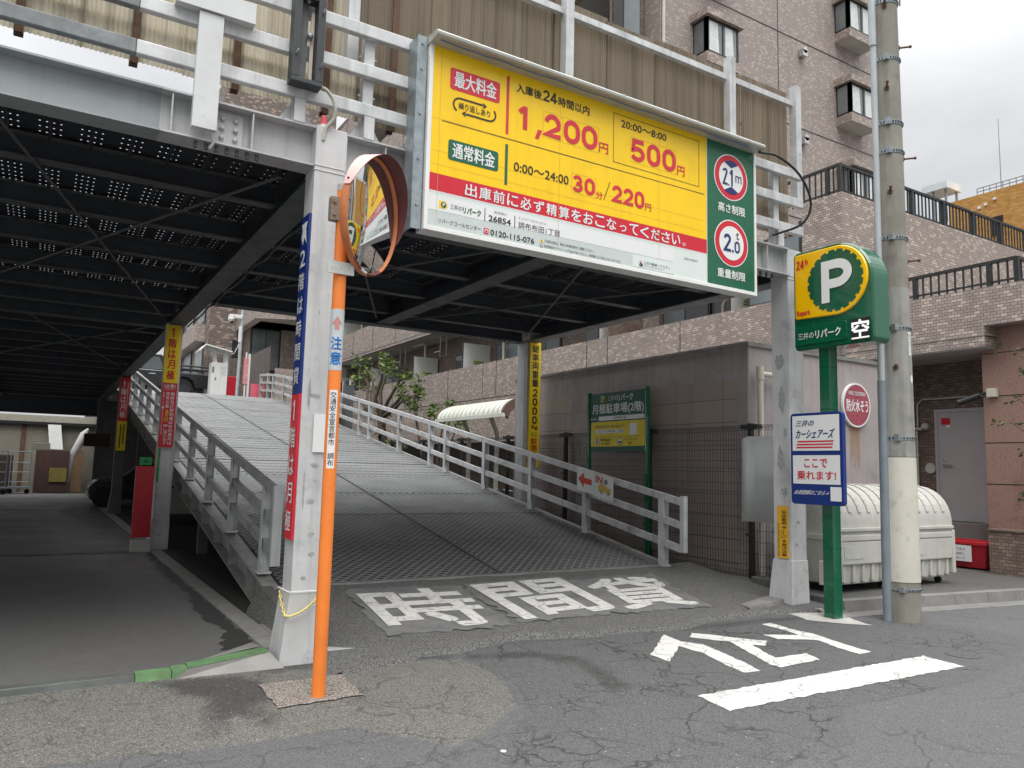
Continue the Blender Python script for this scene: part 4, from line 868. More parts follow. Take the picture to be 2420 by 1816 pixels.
p = Pan('x', 7.455); p.col('低床車両', 6.075, 6.005, .94, 1.11, 0, .003, .02); p.poly([(6.075,.925),(6.005,.925),(6.04,.89)], 1); p.text('13', 6.085, 6.04, .835, .88, 0); p.text('以下', 6.085, 6.005, .785, .825, 0); p.poly([(6.075,.745),(6.005,.745),(6.04,.78)], 1); p.col('高さ注意', 6.075, 6.005, .58, .735, 0, .003, .02); p.col('車高短車両の貫行はご遠慮', 6.13, 6.108, .58, .96, 0, .003, 0); p.build('lettering', [INK, mat('olive_print',(.16,.11,.01))], s5)
mb = MB(); mb.tube([(1.79,5.885,1.88),(1.79,5.885,1.62)], .001, 4); 
solo(box(1.79, 1.895, 5.884, 5.889, 1.6, 1.9), 'blank_notice', 'blank white notice sheet stuck on the front column', 'notice', WHITE, (1.84, 5.885, 1.6))
# yellow plastic chain
ch = thing('plastic_chain', 'yellow plastic chain looped round the front column', 'chain', (1.72, 5.86, .5))
path = []
for k in range(30):
    t = k/29
    if t < .3: q = t/.3; path.append((1.655+.0*q, 6.1-.24*q, .53-.16*math.sin(q*PI/2)))
    else: q = (t-.3)/.7; path.append((1.655+.29*q, 5.855-.01*math.sin(q*PI), .37+.19*q*q+.02*q))
mb = MB()
for k in range(29):
    a, b = Vector(path[k]), Vector(path[k+1]); d = (b-a).normalized(); sd_ = d.cross(Vector((0,.6,.8) if k % 2 else (.8,0,.6))).normalized(); c = (a+b)/2; pts = []
    for i in range(11): an = 2*PI*i/10; pts.append(c+d*(.017*math.cos(an))+sd_*(.0095*math.sin(an)))
    mb.tube(pts, .0045, 5, caps=False)
mb.build('links', mat('chain_yellow', (.8,.66,.2), .5), ch)
mb = MB()
for zz in (.545,): mb.tube([(1.66,6.17,zz),(1.668,5.878,zz),(1.965,5.878,zz)], .004, 6)
mb.build('wire', WHITE, ch)

# ---------------------------------------------------------------- orange traffic mirror
tm = thing('traffic_mirror', 'round convex traffic mirror on a bright orange pole with a faded red hood', 'traffic mirror', (1.655, 5.03, 0))
MB().cyl((1.655,5.03,0), (1.655,5.03,3.4), .0445, None, 24).build('pole', ORANGE, tm)
MB().cyl((1.655,5.03,3.4), (1.655,5.03,3.445), .046, None, 24).build('pole_cap', mat('pole_cap_grey', (.4,.38,.37), .6), tm)
mb = MB(); mb.cyl((1.655,5.03,3.18), (1.655,5.03,3.345), .052, None, 20); mb.box(1.56, 1.62, 5.0, 5.025, 3.18, 3.345); mb.box(1.56, 1.62, 5.04, 5.06, 3.18, 3.345); mb.cyl((1.582,4.99,3.22),(1.582,5.07,3.22),.012); mb.cyl((1.582,4.99,3.31),(1.582,5.07,3.31),.012)
mb.tube([(1.69,5.05,3.25),(1.76,5.09,3.25),(1.86,5.1,3.24)], .025, 10); mb.build('bracket', mat('bracket_metal', (.28,.27,.23), .5, .3, stain='#7a5a36', stain_amt=.7, stain_scale=7), tm)
nrm = Vector((.70, -.71, -.09)).normalized(); ctr = Vector((1.87, 5.02, 3.26)); ea = nrm.cross(Vector((0,0,1))).normalized(); eb = ea.cross(nrm)
if eb.z < 0: eb = -eb
def mp_(r, a, d): return ctr+(ea*math.cos(a)+eb*math.sin(a))*r+nrm*d
mb = MB(); R0 = .395; Rc = 3.0; nr = 14; na = 56
for i in range(nr+1):
    r = R0*i/nr
    for k in range(na): mb.v.append(tuple(mp_(r, 2*PI*k/na, math.sqrt(Rc*Rc-r*r)-math.sqrt(Rc*Rc-R0*R0))))
for i in range(nr):
    for k in range(na): mb.f.append((i*na+k, i*na+(k+1)%na, (i+1)*na+(k+1)%na, (i+1)*na+k)); mb.m.append(0); mb.sm.append(True)
mb.build('mirror_face', MIRROR, tm)
mb = MB(); prof = [(.396,-.005),(.402,.012),(.412,.014),(.42,.006),(.42,-.035),(.36,-.075),(.0,-.12)]
for i, (r, d) in enumerate(prof):
    for k in range(na): mb.v.append(tuple(mp_(r, 2*PI*k/na, d)))
for i in range(len(prof)-1):
    for k in range(na): mb.f.append((i*na+k, i*na+(k+1)%na, (i+1)*na+(k+1)%na, (i+1)*na+k)); mb.m.append(1 if 36 < k < 47 and i < 3 and not 41 < k < 44 else (2 if 41 < k < 44 and i < 3 else 0)); mb.sm.append(True)
mb.build('mirror_back', [ORANGEF, REDB, SW], tm)
for nm, rr_, mm in (('hood', .424, PINKF), ('hood_lining', .42, REDB)):
    mb = MB(); n = 40
    for k in range(n+1):
        a = math.radians(12+180*k/n); ln = .012+.105*max(0, math.sin(PI*k/n))**.7
        mb.v += [tuple(mp_(rr_, a, -.035)), tuple(mp_(rr_+.004, a, ln))]
    for k in range(n): mb.f.append((2*k, 2*k+1, 2*k+3, 2*k+2)); mb.m.append(0); mb.sm.append(True)
    mb.build(nm, mm, tm)
mb = MB(); 
for a in (18, 70, 125, 178): mb.ball(mp_(.427, math.radians(a), -.01), .008)
mb.build('rivet', BLACK, tm)
mb = MB(); mb.box(1.55, 1.735, 4.97, 4.982, 2.8, 2.885); mb.build('number_plate', mat('plate_grey_white', (.6,.62,.6), .5), tm)
p = Pan('y', 4.97); p.text('MV · · 1', 1.565, 1.72, 2.825, 2.86, 0); p.build('lettering', [SW], tm)
mb = MB(); mb.cyl((1.655,5.03,2.14), (1.655,5.03,2.56), .0455, None, 24); mb.build('caution_wrap', mat('wrap_grey', (.5,.54,.55), .5), tm)
def curved(p_, name, mats, parent, r=.0465):  # wrap flat art round the pole, facing the camera side
    ax = math.atan2(-5.03, -1.655)
    mb = p_.mb; me = bpy.data.meshes.new('w'); me.from_pydata([(a, 0, c) for a, _, c in mb.v], [], mb.f); bm = bmesh.new(); bm.from_mesh(me)
    for f_, mi in zip(bm.faces, mb.m): f_.material_index = mi
    for k in range(-9, 10): bmesh.ops.bisect_plane(bm, geom=bm.verts[:]+bm.edges[:]+bm.faces[:], plane_co=(k*.005+.0011, 0, 0), plane_no=(1,0,0))
    bm.verts.index_update(); mb.v = [tuple(v.co) for v in bm.verts]; mb.f = [tuple(v.index for v in f_.verts) for f_ in bm.faces]; mb.m = [f_.material_index for f_ in bm.faces]; mb.sm = [False]*len(mb.f); bm.free(); bpy.data.meshes.remove(me)
    mb.v = [(1.655+r*math.cos(ax+u/r), 5.03+r*math.sin(ax+u/r), v) for (u, _, v) in mb.v]; return mb.build(name, mats, parent)
p = Pan('y', 0); p.poly([(-.038,2.455),(0,2.51),(.038,2.455),(.016,2.455),(.016,2.415),(-.016,2.415),(-.016,2.455)], 1); p.col('注意', -.04, .04, 2.17, 2.375, 0, .0, .04, .88); curved(p, 'caution_lettering', [SKYB, mat('faded_arrow', (.5,.24,.2))], tm)
p = Pan('y', 0); n_ = 6
for i in range(n_): p.rect(-.027+.054*i/n_, -.027+.054*(i+1)/n_, 1.48, 2.005, 0)
curved(p, 'city_sticker', [SW], tm, .0456); p = Pan('y', 0); p.col('交通安全宣言都市 調布', -.021, .021, 1.495, 1.995, 0, .0, .012, .92); curved(p, 'city_lettering', [INK], tm, .0468)

# ---------------------------------------------------------------- parking pylon on the right
py = thing('parking_pylon', 'green pylon sign with big white P in a yellow disc and lit vacancy display', 'pylon sign', (7.4, 5.36, 0))
mb = MB(); mb.box(7.325, 7.465, 5.3, 5.43, 0, 2.98)
for z in (.2, .75, 1.32, 2.25, 2.72): mb.box(7.322, 7.468, 5.297, 5.433, z, z+.008)
mb.build('post', GREENL, py, bevel=.004)
X_ = 7.27
def outl(u0, u1, v0, v1, r, R, n=14):  # u0 = left (large y) ; top right corner radius R
    p = []
    for cu, cv, rr_, a0, a1 in ((u1+R, v1-R, R, 0, 90), (u0-r, v1-r, r, 90, 180), (u0-r, v0+r, r, 180, 270), (u1+r, v0+r, r, 270, 360)):
        for k in range(n+1): a = math.radians(a0+(a1-a0)*k/n); p.append((cu-rr_*math.cos(a), cv+rr_*math.sin(a)))
    return p
o = outl(5.715, 4.72, 2.93, 4.075, .06, .46); mb = MB(); n = len(o); inn = outl(5.70, 4.735, 2.945, 4.06, .05, .45)
mb.prism(o, lambda u, v, d: (d, u, v), X_+.02, X_+.27); mb.add([(X_+.02, u, v) for u, v in o]+[(X_, u, v) for u, v in inn], [(i, (i+1)%n, n+(i+1)%n, n+i) for i in range(n)]+[tuple(range(n, 2*n))])
mb.build('cabinet', GREENL, py)
mb = MB(); nn = None
yo = [(5.66,3.29)]+[(5.15-.385*math.sin(math.radians(a)), 3.655-.385*math.cos(math.radians(a))) for a in range(0, 181, 6)]+[(5.66,4.04),(5.68,4.02),(5.68,3.31)]
mb.prism(yo, lambda u, v, d: (d, u, v), X_-.012, X_+.005); yi = [(5.17+(u-5.17)*.975, 3.655+(v-3.655)*.975) for u, v in yo]; n = len(yo)
mb.add([(X_-.012, u, v) for u, v in yo]+[(X_-.022, u, v) for u, v in yi], [(i, (i+1)%n, n+(i+1)%n, n+i) for i in range(n)]+[tuple(range(n, 2*n))]); mb.build('yellow_face', mat('pylon_yellow', (.92,.52,.0), .22, var=.03, coat=.5), py)
p = Pan('x', X_-.022); g_ = []
for k in range(20):
    for da, r in ((0,.348),(11.5,.348),(12.5,.325),(17,.325)): a = math.radians(k*18+da); g_.append((5.155-r*math.cos(a), 3.655+r*math.sin(a)))
p.poly(g_, 0); p.digit('P', 5.315, 4.935, 3.415, 3.885, 1, .012, .215); p.digit('2', 5.648, 5.6, 3.865, 3.965, 2, .004, .17); p.digit('4', 5.594, 5.543, 3.868, 3.968, 2, .0045, .17); p.text('h', 5.53, 5.49, 3.9, 3.975, 2, .004, .03, .1); p.text('Repark', 5.65, 5.47, 3.305, 3.385, 2, .004, .025)
p.build('lettering', [GREENL, SW, RED], py)
mb = MB(); lo = outl(5.69, 5.03, 2.985, 3.2, .03, .04); mb.prism(lo, lambda u, v, d: (d, u, v), X_-.012, X_+.005); mb.build('name_panel', GREENL, py, bevel=.004)
p = Pan('x', X_-.012); p.text('三井の', 5.645, 5.44, 3.05, 3.125, 0, .004, -.004); p.text('リパーク', 5.42, 5.1, 3.04, 3.135, 0, .004, .045); p.build('name_lettering', [SW], py)
mb = MB(); mb.box(X_-.006, X_+.01, 4.76, 4.985, 2.96, 3.19); mb.build('display', BLACK, py)
p = Pan('x', X_-.006); vs, fs, _ = glyphs('空')
tri = []
for f in fs:
    for k in range(1, len(f)-1): tri.append([vs[f[0]], vs[f[k]], vs[f[k+1]]])
def inside(u, v):
    for a, b, c in tri:
        d1 = (u-b[0])*(a[1]-b[1])-(a[0]-b[0])*(v-b[1]); d2 = (u-c[0])*(b[1]-c[1])-(b[0]-c[0])*(v-c[1]); d3 = (u-a[0])*(c[1]-a[1])-(c[0]-a[0])*(v-a[1])
        if (d1 >= 0) == (d2 >= 0) == (d3 >= 0): return True
    return False
for i in range(24):
    for j in range(24):
        u, v = (i+.5)/24, (j+.5)/24
        if any(inside(u+a_, v+b_) for a_ in (-.018, .018) for b_ in (-.018, .018)): cu, cv = 4.975-.205*u, 2.972+.206*v; p.rect(cu+.0033, cu-.0033, cv-.0033, cv+.0033, 0)
p.build('lit_character', [emis('led_white', '#ffffff', 1.3)], py)
bs = thing('car_share_sign', 'blue and white car share sign fixed to the green pylon post', 'sign', (7.25, 5.43, 1.2))
o = outl(5.765, 5.1, 1.205, 2.215, .045, .045, 6); mb = MB(); mb.prism(o, lambda u, v, d: (d, u, v), 7.245, 7.3); mb.build('board', BLUE, bs, bevel=.004)
p = Pan('x', 7.245); p.rect(5.735, 5.135, 1.795, 2.185, 0); p.rect(5.735, 5.135, 1.43, 1.745, 0)
p.text('三井の', 5.685, 5.45, 2.065, 2.135, 1, .005, .025, .12); p.text('カーシェアーズ', 5.685, 5.2, 1.93, 2.035, 1, .005, .035, .06)
for k in range(3): v = 1.905-.033*k; p.poly([(5.668+.006*k,v),(5.2+.008*k,v),(5.212+.008*k,v-.016),(5.675+.006*k,v-.016)], 2, .005)
p.text('ここで', 5.585, 5.29, 1.61, 1.705, 2, .005, .04); p.text('乗れます!', 5.68, 5.185, 1.475, 1.575, 2, .005, .035); p.text('会員登録はこちら→', 5.715, 5.275, 1.312, 1.362, 0, .004, .02, .1); p.rect(5.258, 5.125, 1.255, 1.405, 0, .004)
p.build('artwork', [SW, NAVY, RED], bs)
mb = MB(); mb.tube([(7.5,5.55,2.93),(7.5,5.5,2.84),(7.46,5.46,2.72)], .011, 6); mb.tube([(7.6,5.75,.02),(7.5,5.6,.05),(7.42,5.45,.03),(7.4,5.45,.3)], .014, 6); solo(mb, 'power_cable', 'grey power cable running down behind the green pylon post', 'cable', CREAM, (7.5,5.5,0))
solo(box(7.48, 7.55, 5.5, 5.6, .32, .58), 'switch_box', 'small cream switch box low behind the green post', 'switch box', CREAM, (7.5,5.55,.32), bevel=.006)
mb = MB(); mb.tube(smooth([(6.6,5.62,5.12),(6.85,5.55,5.1),(7.15,5.5,4.93),(7.33,5.5,4.65),(7.3,5.6,4.42),(7.15,5.9,4.33)]), .014, 8); solo(mb, 'black_cable', 'thick black cable looping from the billboard corner past the guard rail', 'cable', BLACK, (7,5.6,4.4))

# ================================================================ utility pole
up_ = thing('utility_pole', 'tall concrete utility pole with metal bands beside the green pylon', 'utility pole', (8.03, 4.98, 0))
PX, PY = 8.03, 4.98
def pr_(z): return .188-.0062*z
MB().tube([(PX,PY,z) for z in (0,2,4,6,8,11,14)], [pr_(z) for z in (0,2,4,6,8,11,14)], 32).build('shaft', POLEC, up_)
MB().tube([(PX,PY,.42),(PX,PY,1.74)], [pr_(.42)+.006, pr_(1.74)+.006], 32, caps=True).build('cream_wrap', SHEATH, up_)
MB().tube([(PX,PY,1.75),(PX,PY,3.0),(PX,PY,3.62)], [pr_(1.75)+.003, pr_(3)+.003, pr_(3.62)+.003], 32).build('patched_collar', mat('pole_patch', (.29,.285,.265), .85, var=.15, vs=4, streak=.6, stain='#57503f', stain_amt=.6, stain_scale=2.5), up_)
for z, h_ in ((.33,.02),(1.93,.04),(3.14,.04),(4.17,.04),(5.18,.045),(5.52,.05),(6.3,.04),(7.0,.06)):
    mb = MB(); mb.tube([(PX,PY,z),(PX,PY,z+h_)], pr_(z)+.008, 28)
    for k in range(14):
        a = math.radians(190+k*11); mb.box(PX+(pr_(z)+.009)*math.cos(a)-.006, PX+(pr_(z)+.009)*math.cos(a)+.006, PY+(pr_(z)+.009)*math.sin(a)-.006, PY+(pr_(z)+.009)*math.sin(a)+.006, z+h_*.25, z+h_*.75, 1)
    a = math.radians(215); mb.box(PX+pr_(z)*math.cos(a)-.03, PX+pr_(z)*math.cos(a)+.02, PY+pr_(z)*math.sin(a)-.03, PY+pr_(z)*math.sin(a)+.02, z-.01, z+h_+.02)
    mb.build('band', [GALV, DARKMETAL], up_)
for z, a in ((2.72,215),(3.95,318),(4.72,215),(5.95,215),(6.5,318),(6.95,215),(5.15,318)):
    a = math.radians(a); c, s = math.cos(a), math.sin(a); MB().cyl((PX+c*pr_(z)*.9,PY+s*pr_(z)*.9,z), (PX+c*(pr_(z)+.13),PY+s*(pr_(z)+.13),z+.01), .011, None, 8).ball((PX+c*(pr_(z)+.13),PY+s*(pr_(z)+.13),z+.01), .018, 0, 8, 6).cyl((PX+c*pr_(z)*.95,PY+s*pr_(z)*.95,z),(PX+c*(pr_(z)+.012),PY+s*(pr_(z)+.012),z),.028).build('step_bolt', [RUST], up_)
def onpole(u, v, z, r): a = math.radians(238)+u/r; return (PX+r*math.cos(a), PY+r*math.sin(a), v)
mb = MB()
for i in range(4): 
    q = [.088+.05*i/4, .088+.05*(i+1)/4]; mb.add([onpole(q[0],2.86,0,.175), onpole(q[1],2.86,0,.175), onpole(q[1],3.12,0,.175), onpole(q[0],3.12,0,.175)], [(0,1,2,3)])
mb.build('number_tag', SW, up_)
p = Pan('y', 0); p.col('調布3217', .095, .13, 2.88, 3.1, 0, 0, 0); p.mb.v = [onpole(u, v, 0, .1762) for u, _, v in p.mb.v]; p.mb.build('tag_lettering', INKG, up_)
mb = MB(); mb.add([onpole(.125+.026*math.cos(k*PI/8), 2.6+.045*math.sin(k*PI/8), 0, .178) for k in range(16)], [tuple(range(16))]); mb.build('round_tag', SW, up_)
mb = MB(); mb.tube([(7.83,5.02,0),(7.845,5.02,2.58)], .047, 12, 0); mb.tube([(7.85,5.02,2.58),(7.86,5.02,4.55)], .036, 12, 1); mb.tube([(7.862,5.02,4.55),(7.87,5.02,6.55)], .036, 12, 1); mb.tube([(7.86,5.02,6.5),(7.87,5.02,9)], .042, 12, 1); mb.build('conduit', [GREYPIPE, GREYPIPEL], up_)
MB().tube([(8.0,4.8,7.05),(7.93,4.8,7.4),(8.0,4.8,9)], .008, 5).tube([(8.13,4.84,7.0),(8.15,4.83,9)], .008, 5).build('cable', BLACK, up_)

# ================================================================ bins
def ymid(r): return r
bn = thing('waste_bin', 'pale grey plastic waste bin with domed lid, left of the pair beside the column', 'waste bin', (8.82, 6.35, .12))
bx0, bx1, by0, by1 = 8.2, 9.44, 5.88, 6.82
mb = MB(); mb.hexa([(bx0+.05,by0+.05,.22),(bx1-.05,by0+.05,.22),(bx1-.05,by1-.05,.22),(bx0+.05,by1-.05,.22),(bx0,by0,.8),(bx1,by0,.8),(bx1,by1,.8),(bx0,by1,.8)])
mb.box(bx0-.01, bx1+.01, by0-.02, by1+.01, .74, .82)
for k in range(6): x = bx0+.12+k*.19; mb.box(x, x+.06, by0+.01, by0+.06, .24, .46)
mb.box(bx0+.04, bx1-.04, by0-.012, by0+.02, .46, .74); mb.box(bx1-.07, bx1+.005, by0-.025, by0+.1, .26, .84); mb.box(bx0-.005, bx0+.07, by0-.025, by0+.1, .26, .84)
mb.build('body', BINP, bn, bevel=.015)
mb = MB(); mb.box(bx0+.12, bx0+.5, by0-.018, by0-.012, .53, .68); mb.build('front_label', mat('bin_label', (.5,.5,.45), .5), bn)
def lidp(k, n, s=1.): a = PI*k/n; return ((by0+by1)/2-(by1-by0)/2*s*math.cos(a), .86+.56*s*math.sin(a)**.8)
mb = MB(); n = 20; prof = [(lidp(k, n)) for k in range(n+1)]
mb.prism([(by0,.8)]+prof+[(by1,.8)], lambda u, v, d: (d, u, v), bx0, bx1)
mb.sm = [True if len(f) == 4 else False for f in mb.f]
mb.build('lid', BINP, bn, bevel=.02)
mb = MB()
for k in range(6):
    x = bx0+.1+k*.19; pts = [(x, *lidp(i, n, 1.012)) for i in range(2, 12)]
    for a, b in zip(pts, pts[1:]): mb.beam(a, b, .055, .02)
mb.box(bx0+.03, bx1-.03, by0-.03, by0+.02, .86, .9)
mb.build('lid_rib', BINP, bn, bevel=.006)
for x, y in ((bx0+.15,by0+.15),(bx1-.15,by0+.15),(bx0+.15,by1-.15),(bx1-.15,by1-.15)):
    MB().cyl((x-.02,y,.165),(x+.02,y,.165),.045,None,14).build('caster', RUB, bn)
copy_thing(bn, (10.1, 6.35, .12), 'pale grey plastic waste bin with domed lid, right of the pair behind the utility pole')
for o_ in COL.objects:
    if o_.name.startswith('waste_bin'): o_['group'] = 'domed waste bins'

# ================================================================ cistern wall and its fittings
cw = thing('cistern_wall', 'pinkish grey rendered concrete wall enclosing the fire cistern beside the ramp', 'wall', (8.2, 7.15, 0))
mb = MB(); mb.box(8.13, 11.3, 7.15, 13.2, 0, 3.31); mb.build('wall', WALLP, cw, bevel=.02)
mb = MB(); mb.box(8.1, 11.33, 7.12, 7.149, 3.27, 3.33); mb.box(8.1, 8.129, 7.149, 13.2, 3.29, 3.335); mb.build('coping', CONC, cw)
mb = MB()
for a, b in ((7.34,9.15),(9.45,10.9),(11.2,13.0)): mb.add([(8.127,a,.3),(8.127,b,.3),(8.127,b,2.83),(8.127,a,2.83)], [(0,1,2,3)])
mb.build('block_panel', BLK, cw)
mb = MB(); mb.tube([(8.22,7.02,0),(8.22,7.02,2.86)], .042, 14); mb.cyl((8.22,7.02,2.8),(8.22,7.02,2.98),.052,None,14); mb.tube([(8.22,7.02,2.88),(8.8,7.02,2.88),(8.85,7.06,2.88),(8.86,7.16,2.88)], .038, 12); mb.cyl((8.22,7.02,1.75),(8.22,7.02,1.8),.05); mb.cyl((8.1,7.0,1.775),(8.2,7.0,1.775),.01); mb.ball((8.09,7.0,1.775),.02)
solo(mb, 'drain_pipe', 'cream drain pipe with elbow on the front corner of the cistern wall', 'drain pipe', CREAM, (8.22, 7.02, 0))
vh = MB(); vh.tube([(9.55,7.15,2.14),(9.55,7.0,2.14)], .16, 20); vh.box(9.39, 9.71, 6.98, 7.15, 1.9, 2.14); vh.sm = [False]*len(vh.f)
solo(vh, 'vent_hood', 'stainless vent hood on the cistern wall behind the blue sign', 'vent hood', mat('stainless', (.6,.6,.58), .35, .5), (9.55,7.1,1.9), bevel=.02)
fs_ = thing('fire_cistern_sign', 'round dark pink fire cistern sign with a white rim on the grey wall', 'sign', (10.45, 7.1, 2.27))
MB().cyl((10.45,7.14,2.605),(10.45,7.1,2.605),.335,None,48).build('disc', SW, fs_)
p = Pan('y', 7.1); p.disc(10.45, 2.605, .31, 0, .003); p.text('FIRE CISTERN', 10.25, 10.65, 2.75, 2.81, 1, .006, .01); p.text('防火水そう', 10.19, 10.72, 2.5, 2.69, 1, .006, .03); p.disc(10.45, 2.72, .01, 2, .006); p.disc(10.45, 2.45, .01, 2, .006)
p.build('artwork', [mat('fire_sign_pink', (.32,.07,.095), .5, var=.1), SW, BLACK], fs_)
mb = MB()
for k in range(9):
    x = 10.33+k*.028; l_ = random.uniform(.2,.75); mb.add([(x,7.147,2.27),(x+.02,7.147,2.27),(x+.012,7.147,2.27-l_),(x+.004,7.147,2.27-l_)], [(0,1,2,3)])
mb.build('rust_run', mat('rust_run', (.33,.21,.12), .9, var=.3, vs=12), cw)
# kerb under the fence
mb = MB()
for k in range(8): a = 6.95+k*1.0; mb.hexa([(7.93,a,0),(8.12,a,0),(8.12,a+.985,0),(7.93,a+.985,0),(7.94,a,.17),(8.12,a,.17),(8.12,a+.985,.17),(7.94,a+.985,.17)])
mb.box(7.9, 8.12, 6.62, 6.93, 0, .22); mb.box(7.84, 8.08, 6.26, 6.5, 0, .2)
solo(mb, 'footing_wall', 'low mossy concrete footing under the wire mesh fence', 'footing', CONCD, (8.0, 7, 0), bevel=.012)
# mesh fence
fe = thing('mesh_fence', 'dark brown welded wire mesh fence with curled top beside the ramp', 'fence', (8.0, 7, .17))
FB = mat('fence_coating', (.022,.02,.019), .5)
for y in (6.98, 8.98, 11.2, 13.2, 15.2, 17.2, 19.2):
    mb = MB(); mb.box(7.985, 8.045, y, y+.06, .1, 2.18); mb.box(7.98, 8.05, y-.005, y+.065, 2.17, 2.195); mb.build('post', FB, fe)
    [box(*q).build('clamp', FB, fe) for q in ((7.965, 7.985, y-.03, y+.09, .72, .75), (7.965, 7.985, y-.03, y+.09, 1.45, 1.48), (7.96, 8.06, y-.12, y+.16, 2.12, 2.18))]
def wire(mb, a, b, t=.0042):
    mb.box(min(a[0],b[0])-t/2, max(a[0],b[0])+t/2, min(a[1],b[1])-t/2, max(a[1],b[1])+t/2, min(a[2],b[2])-t/2, max(a[2],b[2])+t/2)
edges = [6.58, 7.0, 9.0, 11.22, 13.22, 15.22, 17.22, 19.2]
for a, b in zip(edges, edges[1:]):
    mb = MB(); n = int((b-a)/.05)
    for k in range(n+1): y = a+.02+(b-a-.04)*k/n; wire(mb, (7.975,y,.2), (7.975,y,2.1))
    for z in (.22,.35,.5,.65,.8,.95,1.1,1.25,1.4,1.55,1.7,1.85,1.98,2.1): wire(mb, (7.971,a,z), (7.971,b,z), .0048)
    for k in range(n+1):
        y = a+.02+(b-a-.04)*k/n; mb.tube([(7.975,y,2.1),(7.94,y,2.13),(7.955,y,2.165),(7.995,y,2.15),(7.985,y,2.11)], .0028, 4, caps=False)
    for q in ((7.94,2.13),(7.955,2.167),(7.995,2.15)): wire(mb, (q[0],a,q[1]), (q[0],b,q[1]))
    for k in range(n+1):
        y = a+.02+(b-a-.04)*k/n; wire(mb, (7.955,y,.2),(7.955,y,.28)) 
    wire(mb, (7.955,a,.28),(7.955,b,.28)); wire(mb, (7.955,a,.2),(7.955,b,.2))
    mb.build('mesh_panel', FB, fe)
mb = MB(); n = 12
for i in range(n+1):
    y = 7.08-.95*i/n; cx_ = 7.962-.018*math.sin(PI*i/n)-(.05*max(0,(2-i))/2); mb.v += [(cx_-.015*(i < 2), y, .91), (cx_+.012, y, 2.02-.03*(i < 1))]
for i in range(n): mb.f.append((2*i,2*i+2,2*i+3,2*i+1)); mb.m.append(0); mb.sm.append(True)
bd = solo(mb, 'blank_board', 'weathered blank white board hung on the end of the mesh fence', 'board', mat('weathered_white_board', (.52,.54,.53), .7, var=.06, streak=.15, stain='#8a8573', stain_amt=.5, stain_scale=3), (7.96, 6.8, .9))
sm = bd.modifiers.new('solid', 'SOLIDIFY'); sm.thickness = .008
# green lot sign
ls = thing('lot_sign', 'green and yellow monthly parking sign on two green posts before the fence', 'sign', (7.85, 9.6, 0))
for y in (8.835, 10.3): box(7.83, 7.88, y, y+.05, 0, 2.83).build('post', GREENL, ls)
mb = MB(); mb.box(7.845, 7.865, 8.9, 10.29, 1.84, 2.8); mb.build('board', mat('lot_sign_green', (.006,.085,.055), .45), ls); box(7.836, 7.866, 8.886, 8.899, 1.84, 2.81).build('edge_strip', CHROME, ls)
p = Pan('x', 7.845); L_ = lambda a: 10.29-1.4*a
pmark(p, L_(.2), L_(.285), 2.65, 2.755, 1, 4, 0, .003); p.text('三井の', L_(.33), L_(.5), 2.66, 2.745, 0, .004, .0); p.text('リパーク', L_(.51), L_(.78), 2.65, 2.755, 0, .004, .04)
p.text('月極駐車場(2階)', L_(.04), L_(.965), 2.435, 2.62, 0, .004, .03); p.rrect(L_(.16), L_(.975), 2.345, 2.415, .02, 0); p.text('駐車場名', L_(.015), L_(.13), 2.355, 2.395, 0, .004, 0); p.text('調布布田1丁目', L_(.45), L_(.66), 2.36, 2.4, 2, .006, 0)
p.rrect(L_(.02), L_(.98), 1.92, 2.325, .025, 1); p.text('月極のお問い合わせ・お申し込みはこちら', L_(.11), L_(.64), 2.225, 2.27, 2, .006, 0); p.rect(L_(.11), L_(.53), 2.135, 2.195, 0, .005); p.text('三井のリパーク 月極駐車場', L_(.13), L_(.48), 2.15, 2.185, 2, .007, 0); p.rect(L_(.55), L_(.63), 2.135, 2.195, 0, .005); p.text('検索', L_(.56), L_(.62), 2.15, 2.183, 2, .007, 0); p.rect(L_(.73), L_(.85), 2.1, 2.28, 0, .005)
p.rect(L_(.06), L_(.92), 2.07, 2.075, 2, .005)
for a in (.14, .56): p.disc(L_(a), 1.995, .06, 2, .005); p.disc(L_(a), 1.995, .05, 0, .006)
p.disc(L_(.14), 2.025, .01, 2, .008); p.rect(L_(.125), L_(.155), 1.965, 2.015, 2, .008); p.rrect(L_(.53), L_(.59), 1.97, 2.0, .008, 3, .008)
p.text('契約者以外', L_(.2), L_(.4), 2.005, 2.05, 2, .006, .01); p.text('立入禁止', L_(.22), L_(.38), 1.945, 1.99, 2, .006, .01); p.text('アイドリング', L_(.63), L_(.86), 2.005, 2.05, 2, .006, .01); p.text('禁止', L_(.7), L_(.78), 1.945, 1.99, 2, .006, .01)
p.build('artwork', [SW, YELD, INK, NAVY, mat('lot_sign_dark', (.004,.03,.02))], ls)
# entrance papers on the ramp railing
ip = thing('entrance_notice', 'two laminated sheets with a red arrow and IN tied on the ramp railing', 'notice', (7.32, 9.4, 1.1))
dz = -.174
def sl(u, v): return v+(9.9-u)*dz*.9
for a, b, sh in ((9.9, 9.46, 0), (9.45, 9.0, -.015)):
    mb = MB(); mb.hexa([(7.3,a,sl(a,1.22)+sh),(7.304,a,sl(a,1.22)+sh),(7.304,b,sl(b,1.22)+sh),(7.3,b,sl(b,1.22)+sh),(7.3,a,sl(a,1.57)+sh),(7.304,a,sl(a,1.57)+sh),(7.304,b,sl(b,1.57)+sh),(7.3,b,sl(b,1.57)+sh)]); mb.build('sheet', SW, ip)
p = Pan('x', 7.3); sp_ = lambda pts: [(u, sl(u, v)) for u, v in pts]
p.poly(sp_([(9.87,1.4),(9.72,1.52),(9.72,1.44),(9.52,1.44),(9.52,1.35),(9.72,1.35),(9.72,1.28)]), 0)
